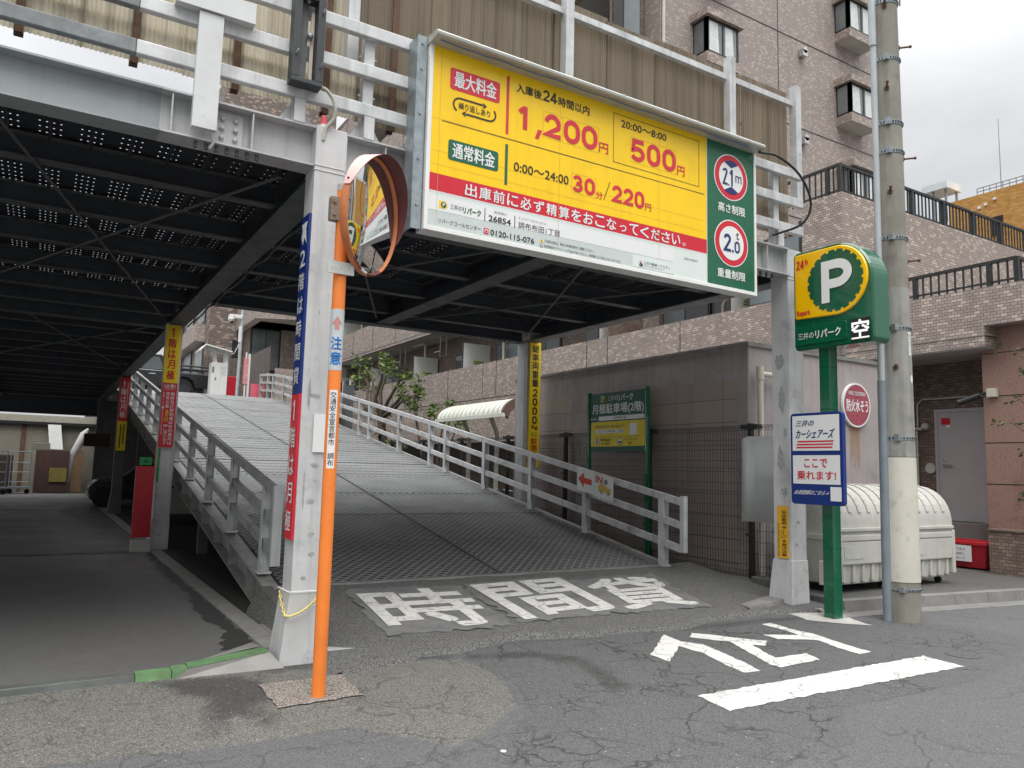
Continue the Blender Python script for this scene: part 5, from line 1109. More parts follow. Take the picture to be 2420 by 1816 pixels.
vs, fs, _ = glyphs('IN', .03); p.mb.add([(7.296, 9.42-.17*x, sl(9.42-.17*x, 1.42+.11*y)) for x, y, z in vs], fs, 0)
p.poly(sp_([(9.36,1.3),(9.05,1.3),(9.05,1.38),(9.14,1.385),(9.18,1.42),(9.3,1.42),(9.36,1.37)]), 1); p.poly(sp_([(9.22,1.43),(9.13,1.43),(9.13,1.5),(9.2,1.5)]), 3)
for u in (9.28, 9.11): p.disc(u, sl(u, 1.295), .026, 2, .006); p.disc(u, sl(u, 1.295), .014, 4, .008)
p.build('artwork', [mat('arrow_red', (.6,.07,.04)), mat('bus_ochre', (.6,.42,.1)), INK, INKG, SW], ip)

# ---------------------------------------------------------------- bicycle shelter, bicycles
aw = thing('bicycle_shelter', 'cream barrel roofed bicycle shelter with a brown end rib beyond the fence', 'shelter', (9.6, 16.8, 0))
mb = MB(); n = 10
prof = [(9.02+.85*(1-math.cos(PI/2*k/n)), 2.8+.42*math.sin(PI/2*k/n)) for k in range(n+1)]+[(10.4,3.2)]
yy = 15.2; 
while yy < 18.55:
    mb.prism([(u-.012, v+.012) for u, v in prof]+[(u+.02, v-.03) for u, v in prof[::-1]], lambda u, v, d: (u, d, v), yy, yy+.17)
    mb.prism(prof+[(u+.02, v-.03) for u, v in prof[::-1]], lambda u, v, d: (u, d, v), yy+.17, yy+.23, 1); yy += .23
mb.build('roof', [mat('shelter_roof', (.6,.62,.54), .5, var=.06, stain='#7a7a6a', stain_amt=.3, stain_scale=4), mat('shelter_seam', (.25,.26,.21), .6)], aw)
mb = MB(); mb.prism([(u-.03, v+.03) for u, v in prof]+[(u+.12, v-.12) for u, v in prof[::-1]], lambda u, v, d: (u, d, v), 15.1, 15.19); mb.prism([(u-.03, v+.03) for u, v in prof]+[(u+.12, v-.12) for u, v in prof[::-1]], lambda u, v, d: (u, d, v), 18.6, 18.68); mb.build('end_rib', mat('brown_rib', (.12,.07,.055), .5), aw)
box(8.98, 9.05, 15.1, 18.68, 2.72, 2.81).build('gutter', OFFW, aw)
for y in (15.3, 16.9, 18.4): MB().tube([(9.9,y,0),(9.9,y,2.4),(9.7,y,2.85)], .06, 10).build('post', OFFW, aw)
BIKE = thing('bicycle', 'dark parked bicycle under the shelter nearest the yellow weight strip', 'bicycle', (9.3, 15.5, .0))
def bike(root, x, y, mframe):
    for dx in (-.52, .52):
        mb = MB(); mb.torus((x+dx,y,.34),(1,0,0),(0,0,1),.31,.018,0,28,6); mb.build('wheel', RUB, root)
    mb = MB(); A_ = [(x-.52,y,.34),(x-.12,y,.3),(x-.22,y,.82),(x+.3,y,.86),(x-.12,y,.3)]; mb.tube(A_, .016, 6); mb.tube([(x-.52,y,.34),(x-.21,y,.78)], .012, 6); mb.tube([(x+.52,y,.34),(x+.36,y,.7),(x+.3,y,.98)], .016, 6); mb.build('frame', mframe, root)
    MB().tube([(x+.14,y-.26,1.03),(x+.3,y-.1,1.0),(x+.3,y+.1,1.0),(x+.14,y+.26,1.03)], .012, 6).build('handlebar', CHROME, root)
    MB().ball((x-.25,y,.88), .12, 0, 10, 6, (1.1,.7,.35)).build('saddle', BLACK, root)
    mb = MB(); mb.box(x+.38, x+.66, y-.15, y+.15, .76, .98); mb.build('basket', DARKMETAL, root)
bike(BIKE, 9.3, 15.5, mat('bike_frame', (.18,.19,.2), .3))
for k, lab in enumerate(('dark parked bicycle second from the yellow strip under the shelter', 'dark parked bicycle third along under the shelter', 'dark parked bicycle at the far end under the shelter')):
    copy_thing(BIKE, (9.3+.1*(k % 2), 16.2+.75*k, 0), lab)
for o_ in COL.objects:
    if o_.name.startswith('bicycle') and 'shelter' not in o_.name and o_.parent is None: o_['group'] = 'bicycles under the shelter'
box(8.15, 12.4, 13.3, 40, -.1, .03); struct(box(8.15, 12.4, 13.25, 43, -.1, .03), 'yard_ground', DIRT)

# ---------------------------------------------------------------- vegetation
def crown(tips, n, size, spread, cl=5):
    mb = MB()
    for t in tips:
        t = Vector(t); 
        cs = [t+Vector((random.gauss(0,spread), random.gauss(0,spread), random.gauss(0,spread*.6))) for _ in range(cl)]
        for k in range(n):
            c = random.choice(cs)+Vector((random.gauss(0,spread*.42), random.gauss(0,spread*.42), random.gauss(0,spread*.33)))
            a = Vector((random.uniform(-1,1), random.uniform(-1,1), random.uniform(-.5,.7))).normalized(); b = a.cross(Vector((random.uniform(-1,1),random.uniform(-1,1),random.uniform(.2,1)))).normalized(); s = size*random.uniform(.6,1.3)
            mb.add([c-a*s*.2, c+a*s*.35+b*s*.28, c+a*s, c+a*s*.35-b*s*.28], [(0,1,2,3)], 0 if random.random() < .6 else 1)
    return mb
tr_ = thing('garden_tree', 'pruned garden tree with twisted bare limbs growing beside the tiled balcony wall', 'tree', (9.6, 24, 0))
mb = MB(); mb.tube([(9.6,24,0),(9.58,24.05,1.2),(9.62,23.9,2.4),(9.55,24,3.15)], [.2,.17,.15,.13], 10)
tips = []
for dx, dy, dz_ in ((0,1.9,1.6),(-.2,1.1,1.75),(.2,.3,1.9),(-.3,-.6,1.65),(.1,-1.4,1.3),(.3,2.5,1.25),(0,-2.1,.5),(.4,1.5,.3),(-.2,2.2,.7),(.1,-1.9,.85),(-.2,-.9,-.4),(.3,.9,-.5)):
    a = Vector((9.55,24,3.1 if dz_ > 0 else 2.5)); b = Vector((9.6+dx, 24+dy, 3.1+dz_)); mid = a.lerp(b,.5)+Vector((random.uniform(-.15,.15), random.uniform(-.3,.3), random.uniform(-.35,.05))); m2 = a.lerp(b,.75)+Vector((.05,random.uniform(-.2,.2),.08))
    mb.tube([a, mid, m2, b], [.085,.06,.04,.015], 7)
    for _ in range(2): e = b+Vector((random.uniform(-.3,.3), random.uniform(-.4,.4), random.uniform(-.1,.35))); mb.tube([m2, m2.lerp(e,.6)+Vector((0,.05,.05)), e], [.03,.02,.008], 5)
    tips.append(b)
mb.build('trunk', BARK, tr_); crown(tips[:8], 110, .14, .24).build('crown', [LEAF, LEAFD], tr_)
sh = thing('garden_shrub', 'small loose shrub with bright new leaves in front of the tiled balcony wall', 'shrub', (10.2, 21.3, 0))
mb = MB(); tips = []
for k in range(8):
    a = random.uniform(0, 6.3); t = Vector((10.2+.5*math.cos(a), 21.2+1.3*math.sin(a), random.uniform(2.6,4.1))); mb.tube([(10.2,21.3,0),(10.2+.2*math.cos(a),21.3+.4*math.sin(a),1.4),t], [.05,.03,.01], 6); tips.append(t)
mb.build('stem', BARK, sh); crown(tips, 60, .15, .2, 3).build('foliage', [LEAF, LEAFD], sh)
hg = thing('low_hedge', 'dark low shrubs growing at the foot of the railing behind the ramp', 'shrub', (8.6, 20.5, 0))
crown([(8.8, 19.5+k*.8, random.uniform(.7,2.0)) for k in range(9)], 160, .13, .36).build('foliage', [LEAFD, LEAF], hg)
wd = thing('weed_clump', 'weedy green grass growing along the foot of the mesh fence', 'weeds', (7.8, 8.6, 0)); wd['kind'] = 'stuff'
mb = MB()
for _ in range(900):
    y = random.uniform(8.1, 16); x = random.uniform(7.6, 7.92); h_ = random.uniform(.08,.32); a = random.uniform(0, 6.3); lx, ly = .06*math.cos(a), .1*math.sin(a)
    mb.add([(x-.006,y-.006,0),(x+.006,y+.006,0),(x+lx,y+ly,h_)], [(0,1,2)], 0 if random.random() < .6 else 1)
mb.build('blades', [LEAF, LEAFD], wd)
rs = thing('corner_shrub', 'evergreen shrub branch poking in at the right edge by the pink granite wall', 'shrub', (12.35, 5.45, .8))
mb = MB(); tips = []
for k in range(7):
    z = 1.0+k*.38; t = Vector((12.3+random.uniform(-.2,.2), 5.62+random.uniform(-.12,.12)+(.12 if k % 3 == 0 else 0), z+.25)); mb.tube([(12.35,5.25,.7),(12.35,5.3,z-.2),t], [.03,.02,.006], 5); tips.append(t)
mb.tube([(12.3,5.1,1.9),(12.2,5.55,2.02)], [.03,.026], 7); mb.build('stem', BARK, rs); crown(tips, 20, .07, .08, 3).build('foliage', [LEAFD, LEAFD], rs)
sb = thing('planter_shrub', 'tiny round green shrub on the tiled planter at the right edge', 'shrub', (12.6, 5.5, .78)); crown([(12.55,5.55,.9),(12.6,5.35,.98)], 160, .07, .12).build('foliage', [LEAF, LEAFD], sb)

# ================================================================ apartment building
ap = thing('apartment_building', 'large mauve brick tiled apartment building with stepped balconies behind the ramp', 'apartment building', (12.5, 8, 0))
mb = MB()
mb.box(13.9, 24.2, 15.25, 40, 0, 26)                 # tower block
mb.box(13.9, 30, 8.7, 15.25, 5.0, 5.02)
mb.build('tower_wall', BRKT, ap)
mb = MB(); mb.box(12.5, 30, 8.7, 8.9, 4.75, 6.9); mb.box(12.5, 12.7, 8.9, 15.24, 5.06, 6.9) if False else None
mb.box(13.3, 13.5, 8.9, 11.6, 5.06, 6.6); mb.box(12.5, 13.3, 8.9, 9.6, 5.06, 6.9)
mb.box(12.52, 30, 8.72, 15.2, 4.6, 4.75); mb.build('terrace_wall', BRK, ap)
box(12.7, 30, 8.9, 15.24, 6.4, 6.45).build('terrace_floor', CONC, ap)
# balcony bands of the wing along the ramp
for k in range(6):
    z0, z1 = 3.74+2.93*k, 5.06+2.93*k; ya = 8.9 if k == 0 else (16.0 if k < 2 else 15.9)
    mb = MB(); mb.box(12.5, 12.68, ya, 44.9, z0, z1); mb.build('balcony_parapet', BRK, ap)
    mb = MB(); mb.box(12.68, 13.9, ya, 44.9, z0+.06, z0+.2); mb.build('balcony_slab', SOFFIT, ap)
    mb = MB(); mb.box(12.49, 12.5, ya, 44.9, z0+.115, z0+.13)
    for y in (10.29, 13.0, 15.7, 16.6, 21.5, 22.4, 25.0, 27.6, 30.2, 32.8, 35.4, 38, 40.6, 43.2):
        if y > ya: mb.box(12.49, 12.5, y-.008, y+.008, z0+.14, z1)
    mb.build('expansion_joint', FRAME, ap)
box(12.51, 12.68, 8.91, 44.9, 2.4, 3.735).build('lower_wall', BRK, ap)
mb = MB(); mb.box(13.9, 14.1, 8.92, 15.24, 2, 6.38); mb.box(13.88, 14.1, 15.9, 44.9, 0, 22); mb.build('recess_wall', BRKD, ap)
PT = mat('partition_panel', (.72,.73,.7), .5, var=.04)
for k in (0, 1, 2, 3):
    zf = 3.95+2.93*k
    for i, y in enumerate((11.2, 14.3) if k == 0 else ()): pass
    ys_ = [17.6, 20.6, 23.0, 26.2, 29.5, 32.8, 36.1, 39.4] if k else [10.0, 12.4, 14.2, 17.6, 20.6, 23.0, 26.2, 29.5, 32.8, 36.1, 39.4]
    for i, y in enumerate(ys_):
        f = box(13.84, 13.9, y-.85, y+.85, zf+.1, zf+2.05).build('window', FRAME, ap)
        mb = MB(); mb.box(13.825, 13.839, y-.79, y-.02, zf+.16, zf+1.99, i % 2); mb.box(13.825, 13.839, y+.02, y+.79, zf+.16, zf+1.99, (i+1) % 3 == 0 and 1 or 0); mb.build('pane', [GLASSD, GLASSG], f)
    for y in ([11.7, 16.4] if k == 0 else [])+([24.35, 28.7, 33.6, 38.2] if k < 2 else []):
        if y < 8.9: continue
        pn = box(12.75, 13.87, y-.02, y+.02, zf, zf+2.1).build('partition', PT, ap); box(12.72, 12.75, y-.025, y+.025, zf, zf+2.13).build('edge', FRAME, pn)
        p = Pan('y', y-.02); p.rect(13.15, 13.6, zf+1.32, zf+1.5, 0); p.rect(13.18, 13.56, zf+1.43, zf+1.46, 1, .005); p.rect(13.18, 13.5, zf+1.36, zf+1.39, 1, .005); p.build('notice', [mat('lime_notice', (.62,.7,.25)), INK], pn)
    for y in (28.9, 36.6, 22.5): MB().tube([(13.3,y+1.1,zf+2.72),(13.3,y,zf+2.72),(13.3,y-.1,zf+2.66),(13.3,y-.12,zf+.05)], .055, 10).build('rain_pipe', CREAM, ap)
    mb = MB()
    for y in (27.2, 31.2): mb.tube([(13.2,y,zf+2.75),(13.2,y,zf+1.95),(13.2,y-.55,zf+1.95),(13.2,y-.55,zf+2.75)], .015, 6); mb.tube([(12.95,y,zf+2.1),(12.95,y-.55,zf+2.1)], .015, 6)
    mb.build('drying_rack', WHITE, ap)
    mb = MB()
    for y in ((10.9, 12.9, 17.0) if k == 0 else (17.0,)): mb.tube([(13.82,y,zf),(13.82,y,zf+1.65),(13.82,y-.08,zf+1.78),(13.84,y-.22,zf+1.8)], .045, 8)
    mb.build('duct', CREAM, ap)
ac = box(12.95, 13.25, 38.4, 39.6, 6.05, 6.62).build('air_conditioner', OFFW, ap); MB().tube([(12.94,38.7,6.33),(12.92,38.7,6.33)], .22, 16).build('fan_grille', INKG, ac)
mb = MB()
for k in range(14):
    y = 35.6+k*.24; mb.box(12.75+.03*(k % 3), 12.95, y, y+.1, 5.15, 5.75, k % 5)
mb.build('laundry', [mat('cloth_navy', (.03,.04,.07)), mat('cloth_grey', (.15,.15,.16)), mat('cloth_orange', (.5,.25,.06)), SW, BLACK], ap)
# tower windows with bays
def bay(x0, x1, z0, z1, yf=14.7):
    f = MB(); f.box(x0, x0+.06, yf, 15.249, z0, z1); f.box(x1-.06, x1, yf, 15.249, z0, z1); f.box(x0+.06, x1-.06, yf, yf+.05, z1-.06, z1); f.box(x0+.06, x1-.06, yf, yf+.05, z0, z0+.06); xm = (x0+x1)/2-.02; f.box(xm, xm+.05, yf, yf+.05, z0+.06, z1-.06)
    f.box(x0, x0+.06, yf, yf+.12, z0, z1); f.box(x0+.02, x0+.05, 15.0, 15.06, z0, z1)
    w_ = f.build('bay_window', FRAME, ap)
    g = MB(); g.box(x0-.004, x0+.0, yf+.14, 15.2, z0+.07, z1-.07); g.box(x0+.07, x1-.07, yf+.02, yf+.03, z0+.06, z1-.06); g.build('pane', glass('bay_glass_%d' % int(x0*10+z0), (.2,.22,.22), .04), w_)
    c = MB()
    for a, b in ((x0+.1, xm-.05), (xm+.12, x1-.12)):
        n = 10; vs = []; 
        for i in range(n+1):
            t = i/n; wd_ = (b-a); xx = a+wd_*t*.72; vs += [(xx+wd_*.2*(1-0)*t*.6, yf+.012-.004*(i % 2), z0+.08), (xx, yf+.012-.004*(i % 2), z1-.1)]
        c.add(vs, [(2*i, 2*i+2, 2*i+3, 2*i+1) for i in range(n)])
    c.build('curtain', CURT, w_)
    cp = MB(); cp.hexa([(x0-.12,yf-.12,z1),(x1+.12,yf-.12,z1),(x1+.12,15.248,z1),(x0-.12,15.248,z1),(x0-.12,yf-.12,z1+.2),(x1+.12,yf-.12,z1+.2),(x1+.12,15.248,z1+.24),(x0-.12,15.248,z1+.24)]); cp.build('bay_cap', BRK, w_)
    bs_ = MB(); bs_.box(x0-.02, x1+.02, yf-.02, 15.248, z0-.3, z0); bs_.build('bay_base', BRK, w_); box(x0, x1, yf, 15.245, z0-.31, z0-.302).build('bay_soffit', SOFFIT, w_)
for zb in (4.65, 7.6, 10.55, 13.45, 16.4): bay(15.17, 16.45, zb, zb+1.06); bay(21.75, 23.1, zb-.0, zb+1.06)
mb = MB()
for z in (12.6, 15.57, 18.5, 9.6): mb.box(13.9, 24.2, 15.238, 15.25, z-.012, z+.012)
for x in (18.85,): mb.box(x-.01, x+.01, 15.238, 15.25, 7, 26)
mb.build('expansion_joint', FRAME, ap)
for z in (12.25, 15.2, 9.3, 18.2):
    x = 19.95; MB().tube([(x,15.25,z),(x,15.06,z)], .11, 14).box(x-.11, x+.11, 15.06, 15.24, z-.2, z).build('vent_cap', CHROME, ap)
MB().tube([(13.98,15.2,12),(13.98,15.2,24)], .05, 10).build('rain_pipe', CREAM, ap)
f = box(12.3, 13.2, 15.28, 15.32, 13.2, 16).build('window', FRAME, ap); box(12.6, 13.15, 15.262, 15.279, 13.3, 15.9).build('pane', GLASSG, f)
box(12.7, 13.88, 15.93, 16.02, 5.1, 22).build('wing_end_wall', BRKD, ap)
# terrace fences
def bal(name, pts, z, h_=.58):
    mb = MB(); 
    for (a, b), (c, d) in zip(pts, pts[1:]):
        l_ = math.hypot(c-a, d-b); n = int(l_/.13)
        mb.beam((a,b,z+h_), (c,d,z+h_), .06, .05); mb.beam((a,b,z+.08), (c,d,z+.08), .03, .03)
        for k in range(n+1): t = k/n; x, y = a+(c-a)*t, b+(d-b)*t; e = .035 if k % 9 == 0 else .012; mb.box(x-e, x+e, y-e, y+e, z, z+h_)
    mb.build(name, BLACK, ap)
bal('terrace_fence', [(12.6,11.5),(12.6,8.8),(30,8.8)], 6.9); bal('terrace_fence', [(12.6,8.6),(12.6,5.78),(20,5.78)], 4.56, .4)
mb = MB(); mb.box(12.5, 20, 5.68, 5.86, 3.945, 4.56); mb.box(12.5, 12.68, 5.86, 8.7, 3.945, 4.56); mb.box(12.5, 12.96, 6.25, 8.7, 3.63, 3.944); mb.build('canopy_parapet', BRK, ap)
box(12.68, 20, 5.86, 8.7, 3.95, 4.0).build('canopy_floor', CONC, ap); box(12.52, 20, 6.27, 8.69, 3.61, 3.63).build('canopy_soffit', SOFFIT, ap); box(12.5, 12.96, 6.24, 6.25, 3.78, 3.79).add([(12.495,6.24,3.78),(12.495,8.7,3.78),(12.495,8.7,3.79),(12.495,6.24,3.79)], [(0,1,2,3)]).build('expansion_joint', FRAME, ap)
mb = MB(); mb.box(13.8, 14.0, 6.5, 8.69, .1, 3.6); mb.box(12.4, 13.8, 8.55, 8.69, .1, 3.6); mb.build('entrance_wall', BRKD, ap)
box(13.35, 13.79, 6.5, 8.5, .1, .8).build('doorstep', CONC, ap)
mb = MB(); mb.box(14.0, 30, 8.69, 8.71, 3.0, 4.7); mb.box(13.9, 30, 8.45, 8.68, 4.0, 6.0); mb.build('upper_wall', BRK, ap)
f = box(13.0, 14.6, 8.68, 8.695, 4.5, 5.9).build('window', FRAME, ap); box(13.1, 14.5, 8.66, 8.679, 4.55, 5.8).build('pane', GLASSD, f)
# pale screen door in the recess under the terrace
sd2 = MB(); sd2.box(12.56, 12.6, 9.65, 9.72, 5.1, 6.6); sd2.box(12.56, 12.6, 11.0, 11.07, 5.1, 6.6); sd2.box(12.56, 12.6, 9.72, 11.0, 6.35, 6.42); f = sd2.build('screen_frame', FRAME, ap); box(12.575, 12.585, 9.72, 11.0, 5.1, 6.34).build('screen', GLASSG, f)
# service door
dr = MB(); dr.box(13.755, 13.8, 6.92, 7.0, .8, 2.78); dr.box(13.755, 13.8, 7.75, 7.81, .8, 2.78); dr.box(13.755, 13.8, 7.0, 7.75, 2.72, 2.78); f = dr.build('door_frame', DOORG, ap)
d_ = box(13.77, 13.8, 6.5, 7.75, .81, 2.72).build('service_door', DOORG, ap)
MB().cyl((13.77,7.64,1.78),(13.73,7.64,1.78),.012).tube([(13.73,7.67,1.78),(13.73,7.5,1.78)], .011, 8).ball((13.765,7.65,1.87), .022).build('handle', CHROME, d_)
p = Pan('x', 13.77); p.rect(7.69, 7.53, 2.5, 2.62, 0); p.rect(7.69, 7.53, 2.45, 2.495, 1); p.rect(7.68, 7.61, 2.46, 2.485, 2, .005); p.build('sticker', [RED, SW, INKG], d_)
mb = MB(); mb.tube([(13.76,8.5,2.95),(13.72,8.35,2.94),(13.72,8.28,2.6),(13.72,8.22,2.45),(13.72,8.05,2.43),(13.75,7.98,2.5)], .03, 10); mb.tube([(13.75,8.14,2.4),(13.75,8.14,.3)], .022, 10); mb.tube([(13.76,8.12,2.42),(13.76,8.12,2.9),(13.76,8.02,2.98),(13.76,6.9,2.98)], .018, 8)
mb.ball((13.77,7.99,2.48), .07); mb.box(13.74, 13.77, 8.1, 8.19, 1.95, 1.97); mb.build('service_pipe', CREAM, ap)
MB().torus((13.79,7.93,1.72), (0,1,0), (0,0,1), .085, .012).cyl((13.8,7.93,1.72),(13.78,7.93,1.72),.075).build('round_vent', OFFW, ap)
# pink granite gate wall
gw = thing('granite_wall', 'pink granite clad wall end with terracotta cornice at the right edge', 'wall', (13.6, 5.5, 0))
box(12.85, 14.5, 4.2, 6.49, 0, 4.0).build('wall', GRAN, gw, bevel=.01)
mb = MB(); 
for z in (1.47, 2.12, 2.86, 3.55): mb.box(12.846, 12.85, 4.2, 6.49, z-.006, z+.006)
mb.build('joint', BLACK, gw)
mb = MB(); mb.hexa([(12.8,4.1,3.98),(14.5,4.1,3.98),(14.5,6.5,3.98),(12.8,6.5,3.98),(12.68,4,4.08),(14.5,4,4.08),(14.5,6.55,4.08),(12.68,6.55,4.08)]); mb.box(12.68, 14.5, 4, 6.55, 4.085, 4.16); mb.box(12.64, 14.5, 3.95, 6.6, 4.165, 4.2); mb.build('cornice', TERRA, gw)
mb = MB(); mb.ball((12.85,5.75,1.05), .07, 0, 10, 8, (.3,.7,1.6)); mb.ball((12.85,5.7,1.12), .06, 0, 8, 6, (.2,1.2,.6)); mb.build('spout_stain', mat('orange_resin', (.45,.25,.1), .5, var=.2), gw)
solo(box(12.77, 12.85, 6.25, 6.4, 2.84, 2.98), 'junction_box', 'small cream junction box on the pink granite wall', 'junction box', CREAM, (12.8, 6.3, 2.84), bevel=.01)
cc = thing('security_camera', 'black bullet security camera beside the cream junction box', 'security camera', (12.75, 6.55, 2.8)); mb = MB(); mb.tube([(12.86,6.45,2.92),(12.8,6.5,2.9),(12.72,6.55,2.86)], .02, 8); mb.build('arm', BLACK, cc); MB().cyl((12.76,6.5,2.88),(12.58,6.75,2.76),.05,None,14).build('body', BLACK, cc)
pw = thing('planter_wall', 'low brown tiled planter wall in front of the pink granite wall', 'planter', (12.6, 5.3, 0)); box(12.42, 12.84, 3.9, 6.28, 0, .765).build('wall', BRKD, pw); box(12.4, 12.845, 3.9, 6.3, .766, .79).build('coping', BRKD, pw)
cr = thing('red_crate', 'red plastic crate with a white paper notice below the service door', 'crate', (12.9, 6.95, .12))
mb = MB(); mb.hexa([(12.72,6.5,.14),(13.1,6.5,.14),(13.1,7.3,.14),(12.72,7.3,.14),(12.66,6.44,.52),(13.16,6.44,.52),(13.16,7.36,.52),(12.66,7.36,.52)]); mb.box(12.64, 12.7, 6.42, 7.38, .5, .56); mb.box(13.12, 13.18, 6.42, 7.38, .5, .56); mb.box(12.7, 13.12, 6.42, 6.47, .5, .56); mb.box(12.7, 13.12, 7.33, 7.38, .5, .56)
mb.build('body', mat('crate_red', (.5,.02,.035), .45, var=.12), cr, bevel=.01)
p = Pan('x', 12.655); p.rect(7.16, 6.66, .24, .49, 0, .012); p.text('置いてある', 7.0, 6.76, .41, .45, 1, .015); p.text('ものは持ち', 7.0, 6.78, .34, .38, 1, .015); p.text('出さないで', 7.0, 6.76, .27, .31, 1, .015); p.build('notice', [SW, INK], cr)

# far end block of the apartments and neighbours
fb = thing('far_block', 'brown tiled end block of flats rising beyond the upper deck', 'building', (10, 46, 0))
box(7.45, 14.1, 45.05, 62, 0, 24).build('wall', brick('far_tile', '#6f625c', '#7b6d66', '#a59588', '#3d3633', light=.8, bw=.2, bh=.1), fb)
for zf in (7.2, 10.1, 13.0):
    for x in (8.75,): f = box(x, x+.5, 44.99, 45.05, zf+.25, zf+1.25).build('window', FRAME, fb); box(x+.05, x+.45, 44.97, 44.985, zf+.3, zf+1.2).build('pane', GLASSD, f)
    for y in (47.5, 51.5, 55.5):
        f = box(7.4, 7.45, y-1.3, y+1.3, zf-.6, zf+1.1).build('window', FRAME, fb); box(7.38, 7.395, y-1.2, y+1.2, zf-.5, zf+1.0).build('pane', GLASSG, f)
    box(6.9, 7.45, 46, 57, zf-1.75, zf-.75).build('balcony_parapet', BRK, fb)
nb = thing('annex_block', 'nearer tiled block with a chamfered canopy and big grey windows beyond the upper deck', 'building', (10.6, 42, 0))
mb = MB(); mb.box(9.35, 12.48, 41, 45, 9.0, 16); mb.hexa([(8.9,40.3,9.0),(12.48,38.6,9.0),(12.48,45,9.0),(8.9,45,9.0),(8.9,40.3,11.2),(12.48,38.6,11.2),(12.48,45,11.2),(8.9,45,11.2)]); mb.box(11.0, 12.48, 43, 45, 4, 9); mb.build('wall', BRK, nb)
f = box(9.4, 11.0, 43.2, 43.4, 6.6, 9.0).build('window', FRAME, nb); mb = MB(); mb.box(9.45, 10.15, 43.15, 43.19, 6.7, 8.9); mb.box(10.2, 10.9, 43.15, 43.19, 6.7, 8.9); mb.build('pane', GLASSG, f); box(9.35, 12.48, 43.4, 45, 4, 9.0).build('back_wall', BRKD, nb)
mb = MB(); mb.box(9.9, 10.9, 39.5, 39.7, 4.2, 6.4); mb.build('low_wall', BRK, nb); mb = MB(); mb.tube([(10.95,39.4,4.2),(10.95,39.4,7.0)], .14, 10); mb.box(11.5, 11.8, 38.4, 38.6, 8.9, 11.2); mb.build('white_post', WHITE, nb)
wb = thing('white_building', 'distant white building seen in the gap left of the brown block', 'building', (6, 75, 0)); box(3, 9, 70, 80, 0, 17).build('wall', WHITE, wb); mb = MB()
for k in range(5): mb.box(3.2, 8.8, 69.97, 70, 3+k*2.8, 4.2+k*2.8)
mb.build('window', GLASSG, wb)
yb = thing('ochre_building', 'distant ochre tiled building with small dark windows at the right edge', 'building', (46, 22, 0))
box(45, 60, 8, 24.15, 0, 18).build('wall', BRKY, yb)
for y, z in ((21.55,15.9),(19.3,16.2),(21.55,12.5),(19.3,12.5),(17.4,16.2)): f = box(44.95, 45, y-.32, y+.32, z-.55, z+.55).build('window', FRAME, yb); mb = MB(); mb.box(44.93, 44.945, y-.26, y+.26, z-.48, z-.02); mb.box(44.93, 44.945, y-.26, y+.26, z+.04, z+.48); mb.build('pane', GLASSD, f)
mb = MB()
for y, z in ((22.9,17.1),(22.7,16.75),(22.45,17.2),(22.1,17.3),(21.6,17.5),(19.6,17.7)): mb.box(44.9, 45, y-.07, y+.07, z-.07, z+.07)
mb.build('vent_cap', SW, yb)
rf = MB(); rf.box(45, 46.6, 24.25, 25.8, 19.03, 19.45); rf.build('roof_canopy', mat('canopy_white', (.62,.66,.68), .5), yb); mb = MB()
for x, y in ((45.2,25.2),(45.3,24.5),(46.3,24.4)): mb.cyl((x,y,17),(x,y,19.03),.07,None,8)
mb.build('canopy_post', GREYPIPE, yb)
mb = MB()
for z in (18.2, 18.4): mb.beam((45.1,22.6,z),(45.1,8,z),.04,.04)
for k in range(40): y = 22.6-k*.35; mb.box(45.08,45.12,y-.015,y+.015,18,18.4)
mb.cyl((45.4,21.43,18),(45.4,21.43,22.3),.03,.015,6); mb.build('roof_railing', GREYPIPE, yb)

# ================================================================ things on the upper deck
ZD = 4.06
tk = thing('pickup_truck', 'black pickup truck with tubular bed rack parked on the upper deck', 'pickup truck', (3.5, 35, 4.04))
TX, TY0, TY1, TZ = 5.85, 34.0, 35.85, 4.04
mb = MB(); 
side = [(TX-5.4,.55),(TX-5.35,1.0),(TX-4.2,1.12),(TX-3.35,1.78),(TX-2.0,1.82),(TX-1.72,1.62),(TX-1.62,1.14),(TX-.03,1.12),(TX,.55),(TX-.62,.5),(TX-.7,.8),(TX-.9,.93),(TX-1.15,.95),(TX-1.38,.82),(TX-1.5,.48),(TX-4.0,.46),(TX-4.1,.8),(TX-4.3,.93),(TX-4.55,.93),(TX-4.75,.8),(TX-4.85,.5)]
mb.prism(side, lambda u, v, d: (u, d, TZ+v), TY0, TY1); mb.box(TX-5.2, TX-.2, TY0+.3, TY1-.3, TZ+.2, TZ+1.0); mb.build('body', CARB, tk, bevel=.03)
mb = MB(); mb.prism([(TX-3.95,1.17),(TX-3.3,1.68),(TX-2.75,1.7),(TX-2.75,1.17)], lambda u, v, d: (u, d, TZ+v), TY0-.008, TY0-.003); mb.prism([(TX-2.65,1.17),(TX-2.65,1.7),(TX-2.05,1.7),(TX-1.82,1.2)], lambda u, v, d: (u, d, TZ+v), TY0-.008, TY0-.003); mb.build('side_window', CARG, tk)
mb = MB(); mb.box(TX-4.0, TX-1.7, TY0-.015, TY0-.003, TZ+1.125, TZ+1.155); mb.build('chrome_strip', CHROME, tk)
for x in (TX-2.4, TX-3.35): box(x, x+.25, TY0-.03, TY0-.004, TZ+.98, TZ+1.02).build('door_handle', CHROME, tk)
for x in (TX-1.05, TX-4.45):
    wl_ = MB().cyl((x,TY0-.02,TZ+.4),(x,TY0+.26,TZ+.4),.39,None,28).build('wheel', RUB, tk); mb = MB(); mb.cyl((x,TY0-.03,TZ+.4),(x,TY0-.021,TZ+.4),.25,None,20)
    mb.build('rim', mat('dark_rim', (.06,.06,.065), .3, .6), wl_)
mb = MB()
